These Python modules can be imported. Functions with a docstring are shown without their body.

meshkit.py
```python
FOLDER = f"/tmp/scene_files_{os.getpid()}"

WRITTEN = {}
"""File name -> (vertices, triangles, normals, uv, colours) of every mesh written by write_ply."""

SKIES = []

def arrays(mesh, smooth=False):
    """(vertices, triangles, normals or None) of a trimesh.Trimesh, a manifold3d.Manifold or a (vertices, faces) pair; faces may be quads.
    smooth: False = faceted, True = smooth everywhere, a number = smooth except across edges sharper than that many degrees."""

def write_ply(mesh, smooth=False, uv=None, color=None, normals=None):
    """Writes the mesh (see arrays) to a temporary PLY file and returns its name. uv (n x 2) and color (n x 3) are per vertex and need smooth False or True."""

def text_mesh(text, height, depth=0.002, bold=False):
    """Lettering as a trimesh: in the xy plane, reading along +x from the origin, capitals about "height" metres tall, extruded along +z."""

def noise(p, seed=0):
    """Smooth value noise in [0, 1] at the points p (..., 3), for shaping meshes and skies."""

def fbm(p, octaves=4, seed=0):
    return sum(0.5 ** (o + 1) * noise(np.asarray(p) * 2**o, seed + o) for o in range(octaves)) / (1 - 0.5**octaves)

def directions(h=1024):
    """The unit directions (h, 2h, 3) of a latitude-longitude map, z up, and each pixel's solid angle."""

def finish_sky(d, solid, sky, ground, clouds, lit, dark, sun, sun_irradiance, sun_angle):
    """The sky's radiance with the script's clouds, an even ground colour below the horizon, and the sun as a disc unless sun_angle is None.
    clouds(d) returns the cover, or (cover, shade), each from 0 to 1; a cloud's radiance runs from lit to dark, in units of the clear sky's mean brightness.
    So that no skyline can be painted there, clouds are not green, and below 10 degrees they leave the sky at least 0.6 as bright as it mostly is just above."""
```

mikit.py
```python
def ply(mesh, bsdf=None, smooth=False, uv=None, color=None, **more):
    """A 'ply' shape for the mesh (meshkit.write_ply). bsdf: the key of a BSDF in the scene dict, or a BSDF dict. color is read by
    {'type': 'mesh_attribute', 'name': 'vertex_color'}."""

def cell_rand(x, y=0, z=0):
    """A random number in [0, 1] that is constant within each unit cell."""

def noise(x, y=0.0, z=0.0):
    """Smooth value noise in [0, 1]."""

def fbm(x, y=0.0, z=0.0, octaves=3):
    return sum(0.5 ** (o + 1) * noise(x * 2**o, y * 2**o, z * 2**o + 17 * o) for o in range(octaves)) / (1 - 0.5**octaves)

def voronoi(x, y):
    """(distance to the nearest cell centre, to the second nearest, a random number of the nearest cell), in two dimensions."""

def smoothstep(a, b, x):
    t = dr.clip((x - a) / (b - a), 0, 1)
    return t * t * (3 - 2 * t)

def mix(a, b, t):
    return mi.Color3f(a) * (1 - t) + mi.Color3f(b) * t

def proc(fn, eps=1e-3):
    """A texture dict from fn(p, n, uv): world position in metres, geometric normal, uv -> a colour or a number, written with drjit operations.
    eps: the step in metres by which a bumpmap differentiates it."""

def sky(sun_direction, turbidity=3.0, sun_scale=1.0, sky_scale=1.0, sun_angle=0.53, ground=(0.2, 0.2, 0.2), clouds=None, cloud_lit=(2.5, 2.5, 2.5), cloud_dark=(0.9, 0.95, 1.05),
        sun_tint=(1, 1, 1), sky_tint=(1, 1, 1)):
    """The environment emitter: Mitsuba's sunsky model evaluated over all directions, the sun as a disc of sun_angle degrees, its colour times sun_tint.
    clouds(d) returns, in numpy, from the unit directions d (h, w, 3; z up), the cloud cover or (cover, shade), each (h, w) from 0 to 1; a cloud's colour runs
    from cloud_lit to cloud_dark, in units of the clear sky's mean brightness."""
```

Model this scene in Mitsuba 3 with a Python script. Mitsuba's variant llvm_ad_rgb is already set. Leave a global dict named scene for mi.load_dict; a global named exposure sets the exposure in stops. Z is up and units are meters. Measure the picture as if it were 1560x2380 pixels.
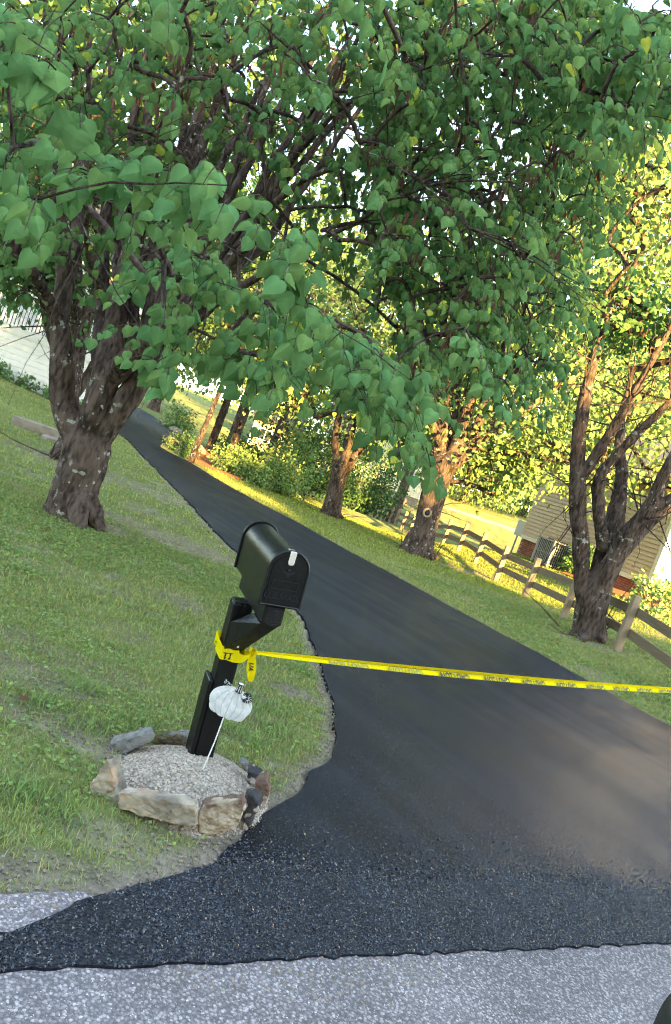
import math, random
import numpy as np, trimesh, mitsuba as mi, drjit as dr, mikit, meshkit
import manifold3d as m3
import shapely, shapely.geometry as sg
from scipy.spatial import Delaunay, cKDTree
from scipy.interpolate import RBFInterpolator
from mikit import noise, fbm, smoothstep, mix, voronoi, cell_rand, proc
T = mi.ScalarTransform4f
# ------------------------------------------------------------------ camera, sky, exposure
CAMZ, ROLL, FQ, CX, CY = 1.55, math.radians(20), 1780.0, 780.0, 1190.0
PIT = math.atan(115 * math.cos(ROLL) / FQ)
FW = np.array([0, math.cos(PIT), -math.sin(PIT)])
UPV = np.array([0, math.sin(PIT), math.cos(PIT)])
RX = np.array([1.0, 0, 0])
R_ = math.cos(ROLL) * RX + math.sin(ROLL) * UPV
U_ = math.cos(ROLL) * UPV - math.sin(ROLL) * RX
CAM = np.array([0, 0, CAMZ])
scene, labels = {'type': 'scene'}, {}
scene['camera'] = {'type': 'perspective', 'fov': 2 * math.degrees(math.atan(780 / FQ)), 'fov_axis': 'x', 'near_clip': 0.05, 'far_clip': 2000.0,
                   'to_world': T().look_at(origin=CAM.tolist(), target=(CAM + FW).tolist(), up=U_.tolist())}
SUN = np.array([0.42, -0.91, 0.205])
scene['sky'] = mikit.sky(SUN.tolist(), turbidity=3.0, sun_scale=0.80, sun_tint=(1.0, 1.0, 0.76), sky_tint=(1.0, 1.0, 1.0),
                         clouds=lambda d: 0.35 * np.clip((meshkit.fbm(d * 2.2, 4, seed=5) - 0.35) * 3, 0, 1), cloud_lit=(1.9, 1.85, 1.8), cloud_dark=(0.9, 0.95, 1.05))
exposure = 5.35
rng = np.random.default_rng(7)


def ray(x, y): return FW + R_ * ((x - CX) / FQ) + U_ * ((CY - y) / FQ)
def gp(x, y, z=0.0):
    d = ray(x, y); return CAM + d * ((z - CAMZ) / d[2])
def at(x, y, Y):
    d = ray(x, y); return CAM + d * (Y / d[1])
def proj(p):
    p = np.asarray(p, float) - CAM; d = p @ FW
    return np.stack([CX + FQ * (p @ R_) / d, CY - FQ * (p @ U_) / d], -1), d
def nrm(v):
    v = np.asarray(v, float); return v / np.maximum(np.linalg.norm(v, axis=-1, keepdims=True), 1e-9)


# ------------------------------------------------------------------ materials
def rgb(*c): return {'type': 'rgb', 'value': list(c)}
def pr(base, rough=0.6, spec=0.5, **k): return {'type': 'principled', 'base_color': base if isinstance(base, dict) else rgb(*base), 'roughness': rough, 'specular': spec, **k}
def two(b): return {'type': 'twosided', 'b': b}
def bump(b, fn, scale, eps=1e-3): return {'type': 'bumpmap', 'tex': proc(fn, eps), 'scale': scale, 'b': b}
VC = {'type': 'mesh_attribute', 'name': 'vertex_color'}

scene['m_leaf'] = {'type': 'principledthin', 'base_color': VC, 'roughness': 0.32, 'diff_trans': 0.5, 'eta': 1.55, 'spec_trans': 0.0}
scene['m_vc'] = two(pr(VC, 0.85, 0.2))
scene['m_lawn'] = two(bump(pr(VC, 0.95, 0.1), lambda p, n, uv: fbm(p.x * 55, p.y * 55, 3.0, 3), 0.02, 2e-3))


def bark_col(p, n, uv):
    a = fbm(p.x * 9, p.y * 9, p.z * 3, 4)
    r = fbm(p.x * 38, p.y * 38, p.z * 9 + 7, 3)
    c = mix((0.028, 0.020, 0.017), (0.145, 0.106, 0.090), smoothstep(0.28, 0.68, 0.45 * a + 0.55 * r))
    lich = smoothstep(0.64, 0.70, fbm(p.x * 19 + 31, p.y * 19, p.z * 15 + 2, 4)) * smoothstep(0.45, 0.6, fbm(p.x * 2.2, p.y * 2.2, p.z * 2.2, 2))
    return mix(c, (0.42, 0.44, 0.38), lich * 0.75)
def bark_h(p, n, uv):
    return fbm(p.x * 42, p.y * 42, p.z * 9 + 7, 3)
scene['m_bark'] = two(bump(pr(proc(bark_col), 0.9, 0.15), bark_h, 0.05, 2e-3))


def asph_col(p, n, uv):
    a = fbm(p.x * 1.3, p.y * 1.3, 2.0, 4)
    s = fbm((p.x * 0.78 + p.y * 0.62) * 7, (p.y * 0.78 - p.x * 0.62) * 0.5, 9.0, 3)
    return mix((0.006, 0.008, 0.0145), (0.012, 0.0155, 0.026), smoothstep(0.35, 0.7, 0.5 * a + 0.5 * s))
def asph_h(p, n, uv):
    s = fbm((p.x * 0.78 + p.y * 0.62) * 22, (p.y * 0.78 - p.x * 0.62) * 1.2, 9.0, 2)
    return fbm(p.x * 120, p.y * 120, 1.0, 2) + s * 0.25 + 0.5 * fbm(p.x * 30, p.y * 30, 4.0, 2)
def asph_rough(p, n, uv):
    return 0.42 + 0.10 * smoothstep(0.3, 0.7, fbm(p.x * 2.1 + 3, p.y * 2.1, 7.0, 3))
scene['m_asphalt'] = two(bump({'type': 'principled', 'base_color': proc(asph_col), 'roughness': proc(asph_rough), 'specular': 0.19}, asph_h, 0.0045, 2e-3))
def apron_h(p, n, uv):
    d, _, w = voronoi(p.x * 105, p.y * 105)
    return (1 - smoothstep(0.0, 0.75, d)) * (0.35 + w) + fbm(p.x * 20, p.y * 20, 4.0, 2)
scene['m_apron'] = two(bump({'type': 'principled', 'base_color': proc(asph_col), 'roughness': 0.3, 'specular': 0.45}, apron_h, 0.009, 1.2e-3))


scene['m_tar'] = two(pr((0.009, 0.010, 0.017), 0.22, 0.85))
def road_col(p, n, uv):
    d, e, w = voronoi(p.x * 95, p.y * 95)
    d2, e2, w2 = voronoi(p.x * 140 + 5, p.y * 140)
    stone = mix((0.18, 0.152, 0.152), (0.64, 0.56, 0.55), w * w * w * 0.75 + 0.3 * w2 * w2)
    c = mix(stone, (0.12, 0.116, 0.122), smoothstep(0.34, 0.62, d) * 0.7)
    return c * (0.55 + 0.9 * fbm(p.x * 1.7, p.y * 1.7, 0.0, 4))
def road_h(p, n, uv):
    d, e, w = voronoi(p.x * 95, p.y * 95)
    return 1 - smoothstep(0.0, 0.8, d)
scene['m_road'] = two(bump(pr(proc(road_col), 0.8, 0.3), road_h, 0.004, 1.5e-3))


def grav_col(p, n, uv):
    d, e, w = voronoi(p.x * 90, p.y * 90)
    c = mix((0.27, 0.22, 0.17), (0.48, 0.41, 0.335), w)
    return mix(c, (0.20, 0.165, 0.13), smoothstep(0.48, 0.72, fbm(p.x * 6, p.y * 6, 3.0, 3)) * 0.7)
scene['m_gravel'] = two(bump(pr(proc(grav_col), 0.95, 0.1), lambda p, n, uv: fbm(p.x * 80, p.y * 80, p.z * 80, 2), 0.012, 1.5e-3))
def soil_col(p, n, uv):
    return mix((0.20, 0.165, 0.13), (0.40, 0.34, 0.29), fbm(p.x * 30, p.y * 30, 1.0, 4))
scene['m_soil'] = two(bump(pr(proc(soil_col), 0.95, 0.1), lambda p, n, uv: fbm(p.x * 60, p.y * 60, 2.0, 3), 0.02, 2e-3))


def stone_col(p, n, uv):
    a = fbm(p.x * 14, p.y * 14, p.z * 14, 4)
    b = fbm(p.x * 45 + 9, p.y * 45, p.z * 45, 3)
    c = mix((0.22, 0.19, 0.15), (0.46, 0.39, 0.30), smoothstep(0.3, 0.7, a))
    c = mix(c, (0.42, 0.25, 0.15), smoothstep(0.58, 0.72, fbm(p.x * 9 + 4, p.y * 9, p.z * 9, 3)) * 0.6)
    return c * (0.65 + 0.7 * b)
def stone_h(p, n, uv): return fbm(p.x * 35, p.y * 35, p.z * 35, 4)
scene['m_stone'] = two(bump(pr(proc(stone_col), 0.9, 0.2), stone_h, 0.025, 2e-3))
scene['m_stone_grey'] = two(bump(pr(proc(lambda p, n, uv: mix((0.11, 0.105, 0.10), (0.30, 0.285, 0.265), fbm(p.x * 22, p.y * 22, p.z * 22, 4))), 0.9, 0.2), stone_h, 0.025, 2e-3))
def tarred_col(p, n, uv):
    k = smoothstep(0.42, 0.5, fbm(p.x * 17, p.y * 17, p.z * 17, 3) + (p.z - 0.07) * 2.2)
    return mix((0.42, 0.37, 0.31), (0.045, 0.042, 0.045), k)
scene['m_stone_tar'] = two(bump(pr(proc(tarred_col), 0.75, 0.3), stone_h, 0.025, 2e-3))
def ochre_col(p, n, uv):
    c = mix((0.36, 0.28, 0.19), (0.48, 0.41, 0.33), fbm(p.x * 25, p.y * 25, p.z * 25, 3))
    return mix(c, (0.13, 0.075, 0.055), smoothstep(0.5, 0.58, fbm(p.x * 11 + 2, p.y * 11, p.z * 11, 3) + (p.z - 0.1)) * 0.9)
scene['m_stone_ochre'] = two(bump(pr(proc(ochre_col), 0.85, 0.25), stone_h, 0.035, 2e-3))

scene['m_black_wood'] = two(bump(pr((0.006, 0.006, 0.0065), 0.42, 0.28), lambda p, n, uv: fbm(p.x * 70, p.y * 70, p.z * 6, 3), 0.006, 1e-3))
scene['m_black_metal'] = two(bump(pr((0.004, 0.0045, 0.0045), 0.36, 0.36), lambda p, n, uv: fbm(p.x * 12, p.y * 12, p.z * 12, 3), 0.004, 2e-3))
scene['m_groove'] = two(pr((0.50, 0.51, 0.53), 0.7, 0.2))
scene['m_ring'] = two(pr((0.07, 0.07, 0.07), 0.6, 0.3))
scene['m_black_rim'] = two(pr((0.012, 0.012, 0.012), 0.28, 0.5))
scene['m_silver'] = two({'type': 'roughconductor', 'material': 'Al', 'alpha': 0.25})
scene['m_white'] = two(bump(pr(proc(lambda p, n, uv: mix((0.66, 0.67, 0.67), (0.80, 0.81, 0.80), smoothstep(0.3, 0.7, fbm(p.x * 40, p.y * 40, p.z * 40, 4)))), 0.5, 0.4), lambda p, n, uv: fbm(p.x * 60, p.y * 60, p.z * 60, 2), 0.0006))
scene['m_white_paint'] = two(pr((0.78, 0.78, 0.76), 0.5, 0.4))
scene['m_tape'] = {'type': 'principledthin', 'base_color': rgb(0.93, 0.80, 0.010), 'roughness': 0.28, 'diff_trans': 0.5, 'eta': 1.5}
scene['m_ink'] = two(pr((0.02, 0.02, 0.015), 0.4, 0.4))
scene['m_ink_faint'] = two(pr((0.34, 0.34, 0.06), 0.4, 0.4))
def wood_col(p, n, uv):
    return mix((0.22, 0.165, 0.11), (0.40, 0.31, 0.22), fbm(p.x * 40, p.y * 40, p.z * 5, 4))
scene['m_wood'] = two(pr(proc(wood_col), 0.85, 0.2))
def rail_col(p, n, uv):
    return mix((0.13, 0.10, 0.07), (0.25, 0.19, 0.13), fbm(p.x * 5, p.y * 5, p.z * 60, 4))
scene['m_rail'] = two(pr(proc(rail_col), 0.85, 0.2))
scene['m_tan'] = two(pr((0.57, 0.44, 0.28), 0.65, 0.3))
scene['m_cream'] = two(pr((0.72, 0.67, 0.50), 0.6, 0.3))
scene['m_brick'] = two(pr(proc(lambda p, n, uv: mix((0.20, 0.065, 0.045), (0.36, 0.13, 0.085), cell_rand(p.y * 4.9, p.z * 14.5))), 0.9, 0.2))
scene['m_mortar'] = two(pr((0.42, 0.36, 0.30), 0.95, 0.1))
scene['m_grey_metal'] = two(pr((0.33, 0.34, 0.35), 0.5, 0.5))
scene['m_dark'] = two(pr((0.025, 0.025, 0.028), 0.6, 0.3))
scene['m_mulch'] = two(bump(pr(proc(lambda p, n, uv: mix((0.17, 0.075, 0.04), (0.36, 0.18, 0.10), fbm(p.x * 22, p.y * 22, 0.0, 4))), 0.95, 0.1), lambda p, n, uv: fbm(p.x * 30, p.y * 30, 2.0, 3), 0.05, 3e-3))
scene['m_concrete'] = two(bump(pr(proc(lambda p, n, uv: mix((0.15, 0.12, 0.095), (0.38, 0.33, 0.28), fbm(p.x * 8, p.y * 8, p.z * 8, 4))), 0.9, 0.2), stone_h, 0.006))
scene['m_roof'] = two(pr((0.11, 0.10, 0.10), 0.9, 0.2))
scene['m_pane'] = two(pr((0.05, 0.06, 0.07), 0.12, 0.6))
scene['m_car'] = two(pr((0.012, 0.012, 0.016), 0.35, 0.5))


# ------------------------------------------------------------------ scene helpers
def freekey(k):
    if k not in scene: return k
    i = 1
    while f'{k}_{i:03d}' in scene: i += 1
    return f'{k}_{i:03d}'
used_things = set()
def thing(name, label, cat, group=None):
    k = name; i = 0
    while k in used_things: i += 1; k = f'{name}_{i:03d}'
    used_things.add(k)
    labels[k] = {'label': label, 'category': cat}
    if group: labels[k]['group'] = group
    return k
def put(key, mesh, mat, smooth=False, color=None, kind=None, label=None):
    key = freekey(key)
    scene[key] = mikit.ply(mesh, mat, smooth=smooth, color=color)
    if kind or label:
        labels.setdefault(key, {})
        if kind: labels[key]['kind'] = kind
        if label: labels[key]['label'] = label
    return key
def single(name, mesh, mat, label, cat, smooth=False, color=None, group=None, kind=None):
    k = thing(name, label, cat, group)
    if kind: labels[k]['kind'] = kind
    scene[k] = mikit.ply(mesh, mat, smooth=smooth, color=color)
    return k
def structure(name, mesh, mat, label=None, smooth=False, color=None):
    k = thing(name, label or name.replace('_', ' '), name.split('_')[-1]); labels[k]['kind'] = 'structure'
    scene[k] = mikit.ply(mesh, mat, smooth=smooth, color=color); return k
cat_ = trimesh.util.concatenate
def box(c, ax, half):
    """box at centre c with axis rows ax and half sizes."""
    b = trimesh.creation.box(extents=[2 * h for h in half])
    M = np.eye(4); M[:3, :3] = np.array(ax).T; M[:3, 3] = c; b.apply_transform(M); return b
def cbox(c, ax, half, r=0.004):
    """the same with chamfered edges (hull)."""
    v = []
    for s in np.ndindex(2, 2, 2):
        sg_ = np.array(s) * 2 - 1
        for k in range(3):
            h = np.array(half) - r; h[k] = half[k]
            v.append(sg_ * h)
    m = trimesh.convex.convex_hull(np.array(v))
    return trimesh.Trimesh(m.vertices @ np.array(ax) + c, m.faces, process=False)
def tube(P, rad, sides=6, cap=True):
    P = np.asarray(P, float); n = len(P); rad = np.broadcast_to(rad, (n,))
    t = nrm(np.gradient(P, axis=0))
    a = np.zeros((n, 3)); ref = np.array([0, 0, 1.0]) if abs(t[0, 2]) < 0.9 else np.array([1.0, 0, 0])
    a[0] = nrm(np.cross(t[0], ref))
    for i in range(1, n):
        v = a[i - 1] - t[i] * (a[i - 1] @ t[i]); a[i] = v / (np.linalg.norm(v) + 1e-12)
    b = np.cross(t, a); ang = np.arange(sides) * 2 * np.pi / sides
    V = (P[:, None] + rad[:, None, None] * (np.cos(ang)[None, :, None] * a[:, None] + np.sin(ang)[None, :, None] * b[:, None])).reshape(-1, 3)
    i, j = np.meshgrid(np.arange(n - 1), np.arange(sides), indexing='ij')
    q = np.stack([i * sides + j, i * sides + (j + 1) % sides, (i + 1) * sides + (j + 1) % sides, (i + 1) * sides + j], -1).reshape(-1, 4)
    F = np.vstack([q[:, [0, 1, 2]], q[:, [0, 2, 3]]])
    if cap:
        V = np.vstack([V, P[:1], P[-1:]]); k = n * sides
        j = np.arange(sides); e = (n - 1) * sides
        F = np.vstack([F, np.stack([np.full(sides, k), (j + 1) % sides, j], 1), np.stack([np.full(sides, k + 1), e + j, e + (j + 1) % sides], 1)])
    return trimesh.Trimesh(V, F, process=False)
def joinvf(L):
    V, F, o = [], [], 0
    for v, f in L: V.append(v); F.append(f + o); o += len(v)
    return np.vstack(V), np.vstack(F)
def jn(ms): return trimesh.Trimesh(*joinvf([(m.vertices, m.faces) for m in ms]), process=False)
def smoothline(P, n=40):
    P = np.asarray(P, float); d = np.r_[0, np.cumsum(np.linalg.norm(np.diff(P, axis=0), axis=1))]
    from scipy.interpolate import PchipInterpolator
    return PchipInterpolator(d, P)(np.linspace(0, d[-1], n))

# ------------------------------------------------------------------ terrain
CTRL = np.array([(0, 2, 0), (-1, 1.5, 0), (2, 3.4, 0), (0.3, 4, 0), (.45, 5, 0), (0, 7.7, 0), (-1, 9.9, 0), (-2.6, 13.5, .05), (-5, 19, .1), (-4.8, 22, .13), (-6.9, 23, .15),
    (4.5, 8.6, .05), (2.7, 12.6, .06), (1.7, 13.3, .03), (-.5, 17, .03), (-2.3, 19, .04), (4.9, 12, .28), (4.35, 19.3, .12), (3.7, 29, -.1), (9.25, 22, .87), (6.67, 28, .65), (12, 26, 1.0), (10, 14, .75), (14, 10, .9),
    (2.4, 19.6, .05), (0, 22.8, 0), (-2.7, 8.25, 0), (-5, 12, .02), (-7, 15, .14), (-9, 20, .43), (-10.7, 24, .58), (-16, 22, .7), (-12.7, 45, .5), (-7, 32, .25), (1.9, 48, -.72), (2.6, 40, -.45), (5.4, 55, .46), (8, 62, 1.35), (14, 62, 1.8),
    (-2, 60, .6), (-15, 62, 1.2), (30, 70, 3), (0, 110, 3.5), (-50, 100, 4), (60, 110, 5), (0, -12, 0), (15, -12, 0), (-15, -12, 0), (25, 2, .7), (-25, 5, .2), (-3, 4, 0), (-2, 6, 0), (-4, 3, 0), (300, 300, 9), (-300, 300, 9), (300, -300, 4), (-300, -300, 4), (30, 30, 1.5), (-40, 40, 1.5)], float)
_rbf = RBFInterpolator(CTRL[:, :2], CTRL[:, 2], kernel='thin_plate_spline', smoothing=0.05)
_gx = np.r_[np.linspace(-330, -40, 20)[:-1], np.linspace(-40, -12, 15)[:-1], np.linspace(-12, -5, 36)[:-1], np.linspace(-5, 5.2, 190)[:-1], np.linspace(5.2, 12, 35)[:-1], np.linspace(12, 40, 15)[:-1], np.linspace(40, 330, 20)]
_gy = np.r_[np.linspace(-330, -30, 16)[:-1], np.linspace(-30, 1.4, 24)[:-1], np.linspace(1.4, 9, 153)[:-1], np.linspace(9, 22, 110)[:-1], np.linspace(22, 50, 71)[:-1], np.linspace(50, 120, 36)[:-1], np.linspace(120, 330, 15)]
from scipy.interpolate import RegularGridInterpolator
_cx = np.r_[np.linspace(-330, -40, 30)[:-1], np.linspace(-40, 40, 161)[:-1], np.linspace(40, 330, 30)]
_cy = np.r_[np.linspace(-330, -30, 30)[:-1], np.linspace(-30, 120, 301)[:-1], np.linspace(120, 330, 20)]
_X, _Y = np.meshgrid(_cx, _cy, indexing='ij')
_Z = RegularGridInterpolator((_cx, _cy), _rbf(np.stack([_X.ravel(), _Y.ravel()], 1)).reshape(_X.shape), bounds_error=False, fill_value=None)
def hz(x, y):
    x, y = np.broadcast_arrays(np.asarray(x, float), np.asarray(y, float))
    return _Z(np.stack([x.ravel(), y.ravel()], 1)).reshape(x.shape)
def gnd(x, y):
    """the terrain point seen at pixel (x, y)."""
    z = 0.0
    for _ in range(12): p = gp(x, y, z); z = 0.5 * z + 0.5 * float(hz(p[0], p[1]))
    return gp(x, y, z)

# the driveway's edges
Ledge = np.array([(-.47, 2.06), (-.41, 2.22), (-.22, 2.40), (-.10, 2.58), (.05, 2.82), (.17, 3.24), (.32, 3.68), (.44, 4.31), (.45, 5.02), (.33, 5.85), (.17, 6.81), (-.02, 7.74), (-.52, 9.02), (-.98, 9.85), (-2.55, 13.4), (-4.85, 18.5), (-6.2, 21.3), (-8.2, 25.2), (-11.5, 33), (-15, 42)])
Redge = np.array([(6.4, 6.1), (5.35, 7.4)] + [tuple(gnd(*q)[:2]) for q in ((1560, 1690), (1340, 1570), (1100, 1440), (956, 1360), (767, 1258), (708, 1224), (567, 1150), (446, 1078), (395, 1052), (372, 1038))])
Rfar = np.array([at(*q, Y)[:2] for q, Y in (((380, 1029), 28.5), ((455, 1026), 33), ((458, 1018), 38), ((415, 994), 41), ((379, 978), 44), ((325, 958), 47))])
RE = nrm(np.array([2.13 + .42, 3.43 - 1.93])); RN = np.array([-RE[1], RE[0]])     # along the road, away from the road
R0 = np.array([-.42, 1.93])
def rd(s, d): return R0 + RE * s + RN * d
def wob(P, amp, freq, seed):
    """resample densely and roughen a 2-d line."""
    P = np.asarray(P, float); d = np.r_[0, np.cumsum(np.linalg.norm(np.diff(P, axis=0), axis=1))]
    n = int(d[-1] / 0.035); s = np.linspace(0, d[-1], n)
    Q = np.stack([np.interp(s, d, P[:, 0]), np.interp(s, d, P[:, 1])], 1)
    t = nrm(np.gradient(Q, axis=0)); nn = np.stack([-t[:, 1], t[:, 0]], 1)
    w = meshkit.fbm(np.stack([s * freq, s * 0, s * 0], 1), 4, seed=seed) - 0.5
    return Q + nn * (w * amp * 2)[:, None]
Lw = wob(smoothline(Ledge, 160), 0.045, 3.0, 3); Rw = np.vstack([wob(smoothline(Redge, 160), 0.05, 2.0, 4), Rfar])
edge_line = wob(np.array([rd(-1.3, -0.055), rd(0, -0.030), rd(2.9, 0.0), rd(10.5, 0.0)]), 0.016, 26.0, 5)          # tarred edge along the road
inner = wob(np.array([gp(*q)[:2] for q in ((470, 2018), (640, 2012), (880, 2055), (1180, 2052), (1560, 2088), (1900, 2100), (2500, 2140))]), 0.02, 6, 6)
def drape(poly, step, off, skirt=0.06, amp=0.0):
    """the polygon laid on the terrain, off above it, with an edge that goes down."""
    b = shapely.segmentize(poly, step * 0.9)
    rings = [np.array(b.exterior.coords)[:-1]]
    B = np.vstack(rings)
    x0, y0, x1, y1 = poly.bounds
    X, Y = np.meshgrid(np.arange(x0, x1, step), np.arange(y0, y1, step)); I = np.stack([X.ravel(), Y.ravel()], 1)
    inn = shapely.contains_xy(poly.buffer(-step * 0.55), I[:, 0], I[:, 1]); I = I[inn]
    P = np.vstack([B, I]); D = Delaunay(P).simplices
    c = P[D].mean(1); D = D[shapely.contains_xy(poly, c[:, 0], c[:, 1])]
    a = P[D]; cr = (a[:, 1, 0] - a[:, 0, 0]) * (a[:, 2, 1] - a[:, 0, 1]) - (a[:, 1, 1] - a[:, 0, 1]) * (a[:, 2, 0] - a[:, 0, 0])
    D[cr < 0] = D[cr < 0][:, ::-1]
    z = hz(P[:, 0], P[:, 1]) + off
    if amp: z = z + amp * (meshkit.fbm(np.c_[P * 3, P[:, :1] * 0], 3, seed=8) - 0.5)
    V = np.c_[P, z]; n = len(B); k = len(V)
    V = np.vstack([V, np.c_[B, hz(B[:, 0], B[:, 1]) - skirt]])
    i = np.arange(n); j = (i + 1) % n
    S = np.vstack([np.stack([i, k + i, k + j], 1), np.stack([i, k + j, j], 1)])
    return trimesh.Trimesh(V, np.vstack([D, S]), process=False)
def nearest_idx(A, p): return int(np.argmin(np.linalg.norm(A - p, axis=1)))
drive_poly = sg.Polygon(np.vstack([inner, Rw[nearest_idx(Rw, inner[-1]):] if False else Rw, Lw[::-1]])).buffer(0)
# apron: between the road's edge and the inner line
il = nearest_idx(Lw, inner[0])
apron_poly = sg.Polygon(np.vstack([edge_line, [rd(10.5, 2.2)], inner[::-1], Lw[:il][::-1], [rd(-1.3, 0.05)]])).buffer(0)
full = sg.Polygon(np.vstack([edge_line, Rw[0:1] + [1.0, -0.5], Rw, Lw[::-1], [rd(-1.3, 0.05)]])).buffer(0)
if drive_poly.geom_type != 'Polygon': drive_poly = max(drive_poly.geoms, key=lambda g: g.area)
if apron_poly.geom_type != 'Polygon': apron_poly = max(apron_poly.geoms, key=lambda g: g.area)
drive_poly = full.difference(apron_poly)
if drive_poly.geom_type != 'Polygon': drive_poly = max(drive_poly.geoms, key=lambda g: g.area)
if full.geom_type != 'Polygon': full = max(full.geoms, key=lambda g: g.area)
near_d = drive_poly.intersection(sg.box(-20, 0, 20, 9)); far_d = drive_poly.intersection(sg.box(-30, 9, 20, 60))
structure('driveway', jn([drape(g, s, 0.013, .03) for s, pp in ((0.07, near_d), (0.3, far_d)) for g in getattr(pp, 'geoms', [pp]) if g.area > 0.05]), 'm_asphalt', 'freshly sealed black asphalt driveway running up past the mailbox', smooth=30)
structure('driveway_apron', drape(apron_poly, 0.04, 0.0150, skirt=.01, amp=0.003), 'm_apron', 'coarse black sealed apron of the driveway along the pale road', smooth=30)
road_poly = sg.Polygon(np.vstack([[rd(-40, 0.30)], [rd(-1.6, 0.30)], wob(np.array([rd(-1.6, 0.30), rd(0.25, 0.30)]), 0.05, 4, 9), [rd(0.8, 0.1)], [rd(40, 0.1)], [rd(40, -6.5)], [rd(-40, -6.5)]]))
rn = road_poly.intersection(sg.box(-3, 0, 6, 7)); rf = road_poly.difference(sg.box(-3, 0, 6, 7))
structure('road', jn([drape(g, s, 0.006) for s, pp in ((0.12, rn), (1.0, rf)) for g in getattr(pp, 'geoms', [pp]) if g.area > 0.01]), 'm_road', 'pale chip sealed road in front of the driveway', smooth=30)

def chips(x, y, z, s, flat, g):
    oc = np.array([(1, 0, 0), (-.5, .87, 0), (-.5, -.87, 0), (.1, 0, 1)], float); of = np.array([(0, 1, 3), (1, 2, 3), (2, 0, 3)]); n = len(x)
    V = oc[None] * s[:, None, None] * g.uniform(.6, 1.35, (n, 4, 1)); V[..., 2] *= flat; V[:, 3, :2] += g.normal(0, .35, (n, 2)) * s[:, None]
    th = g.uniform(0, 6.28, n); c, q = np.cos(th)[:, None], np.sin(th)[:, None]
    V = np.stack([V[..., 0] * c - V[..., 1] * q, V[..., 0] * q + V[..., 1] * c, V[..., 2]], -1) + np.stack([x, y, z], 1)[:, None]
    return V.reshape(-1, 3), (of[None] + (np.arange(n) * 4)[:, None, None]).reshape(-1, 3)
g_ = np.random.default_rng(11)
def chip_spots(poly, n, ymax=6.0):
    x = g_.uniform(-.75, 3.4, n); y = g_.uniform(1.3, ymax, n); q, d = proj(np.stack([x, y, 0 * x], 1)); ok = (q[:, 0] > -40) & (q[:, 0] < 1600) & (q[:, 1] < 2420) & shapely.contains_xy(poly, x, y)
    return x[ok], y[ok]
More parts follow.
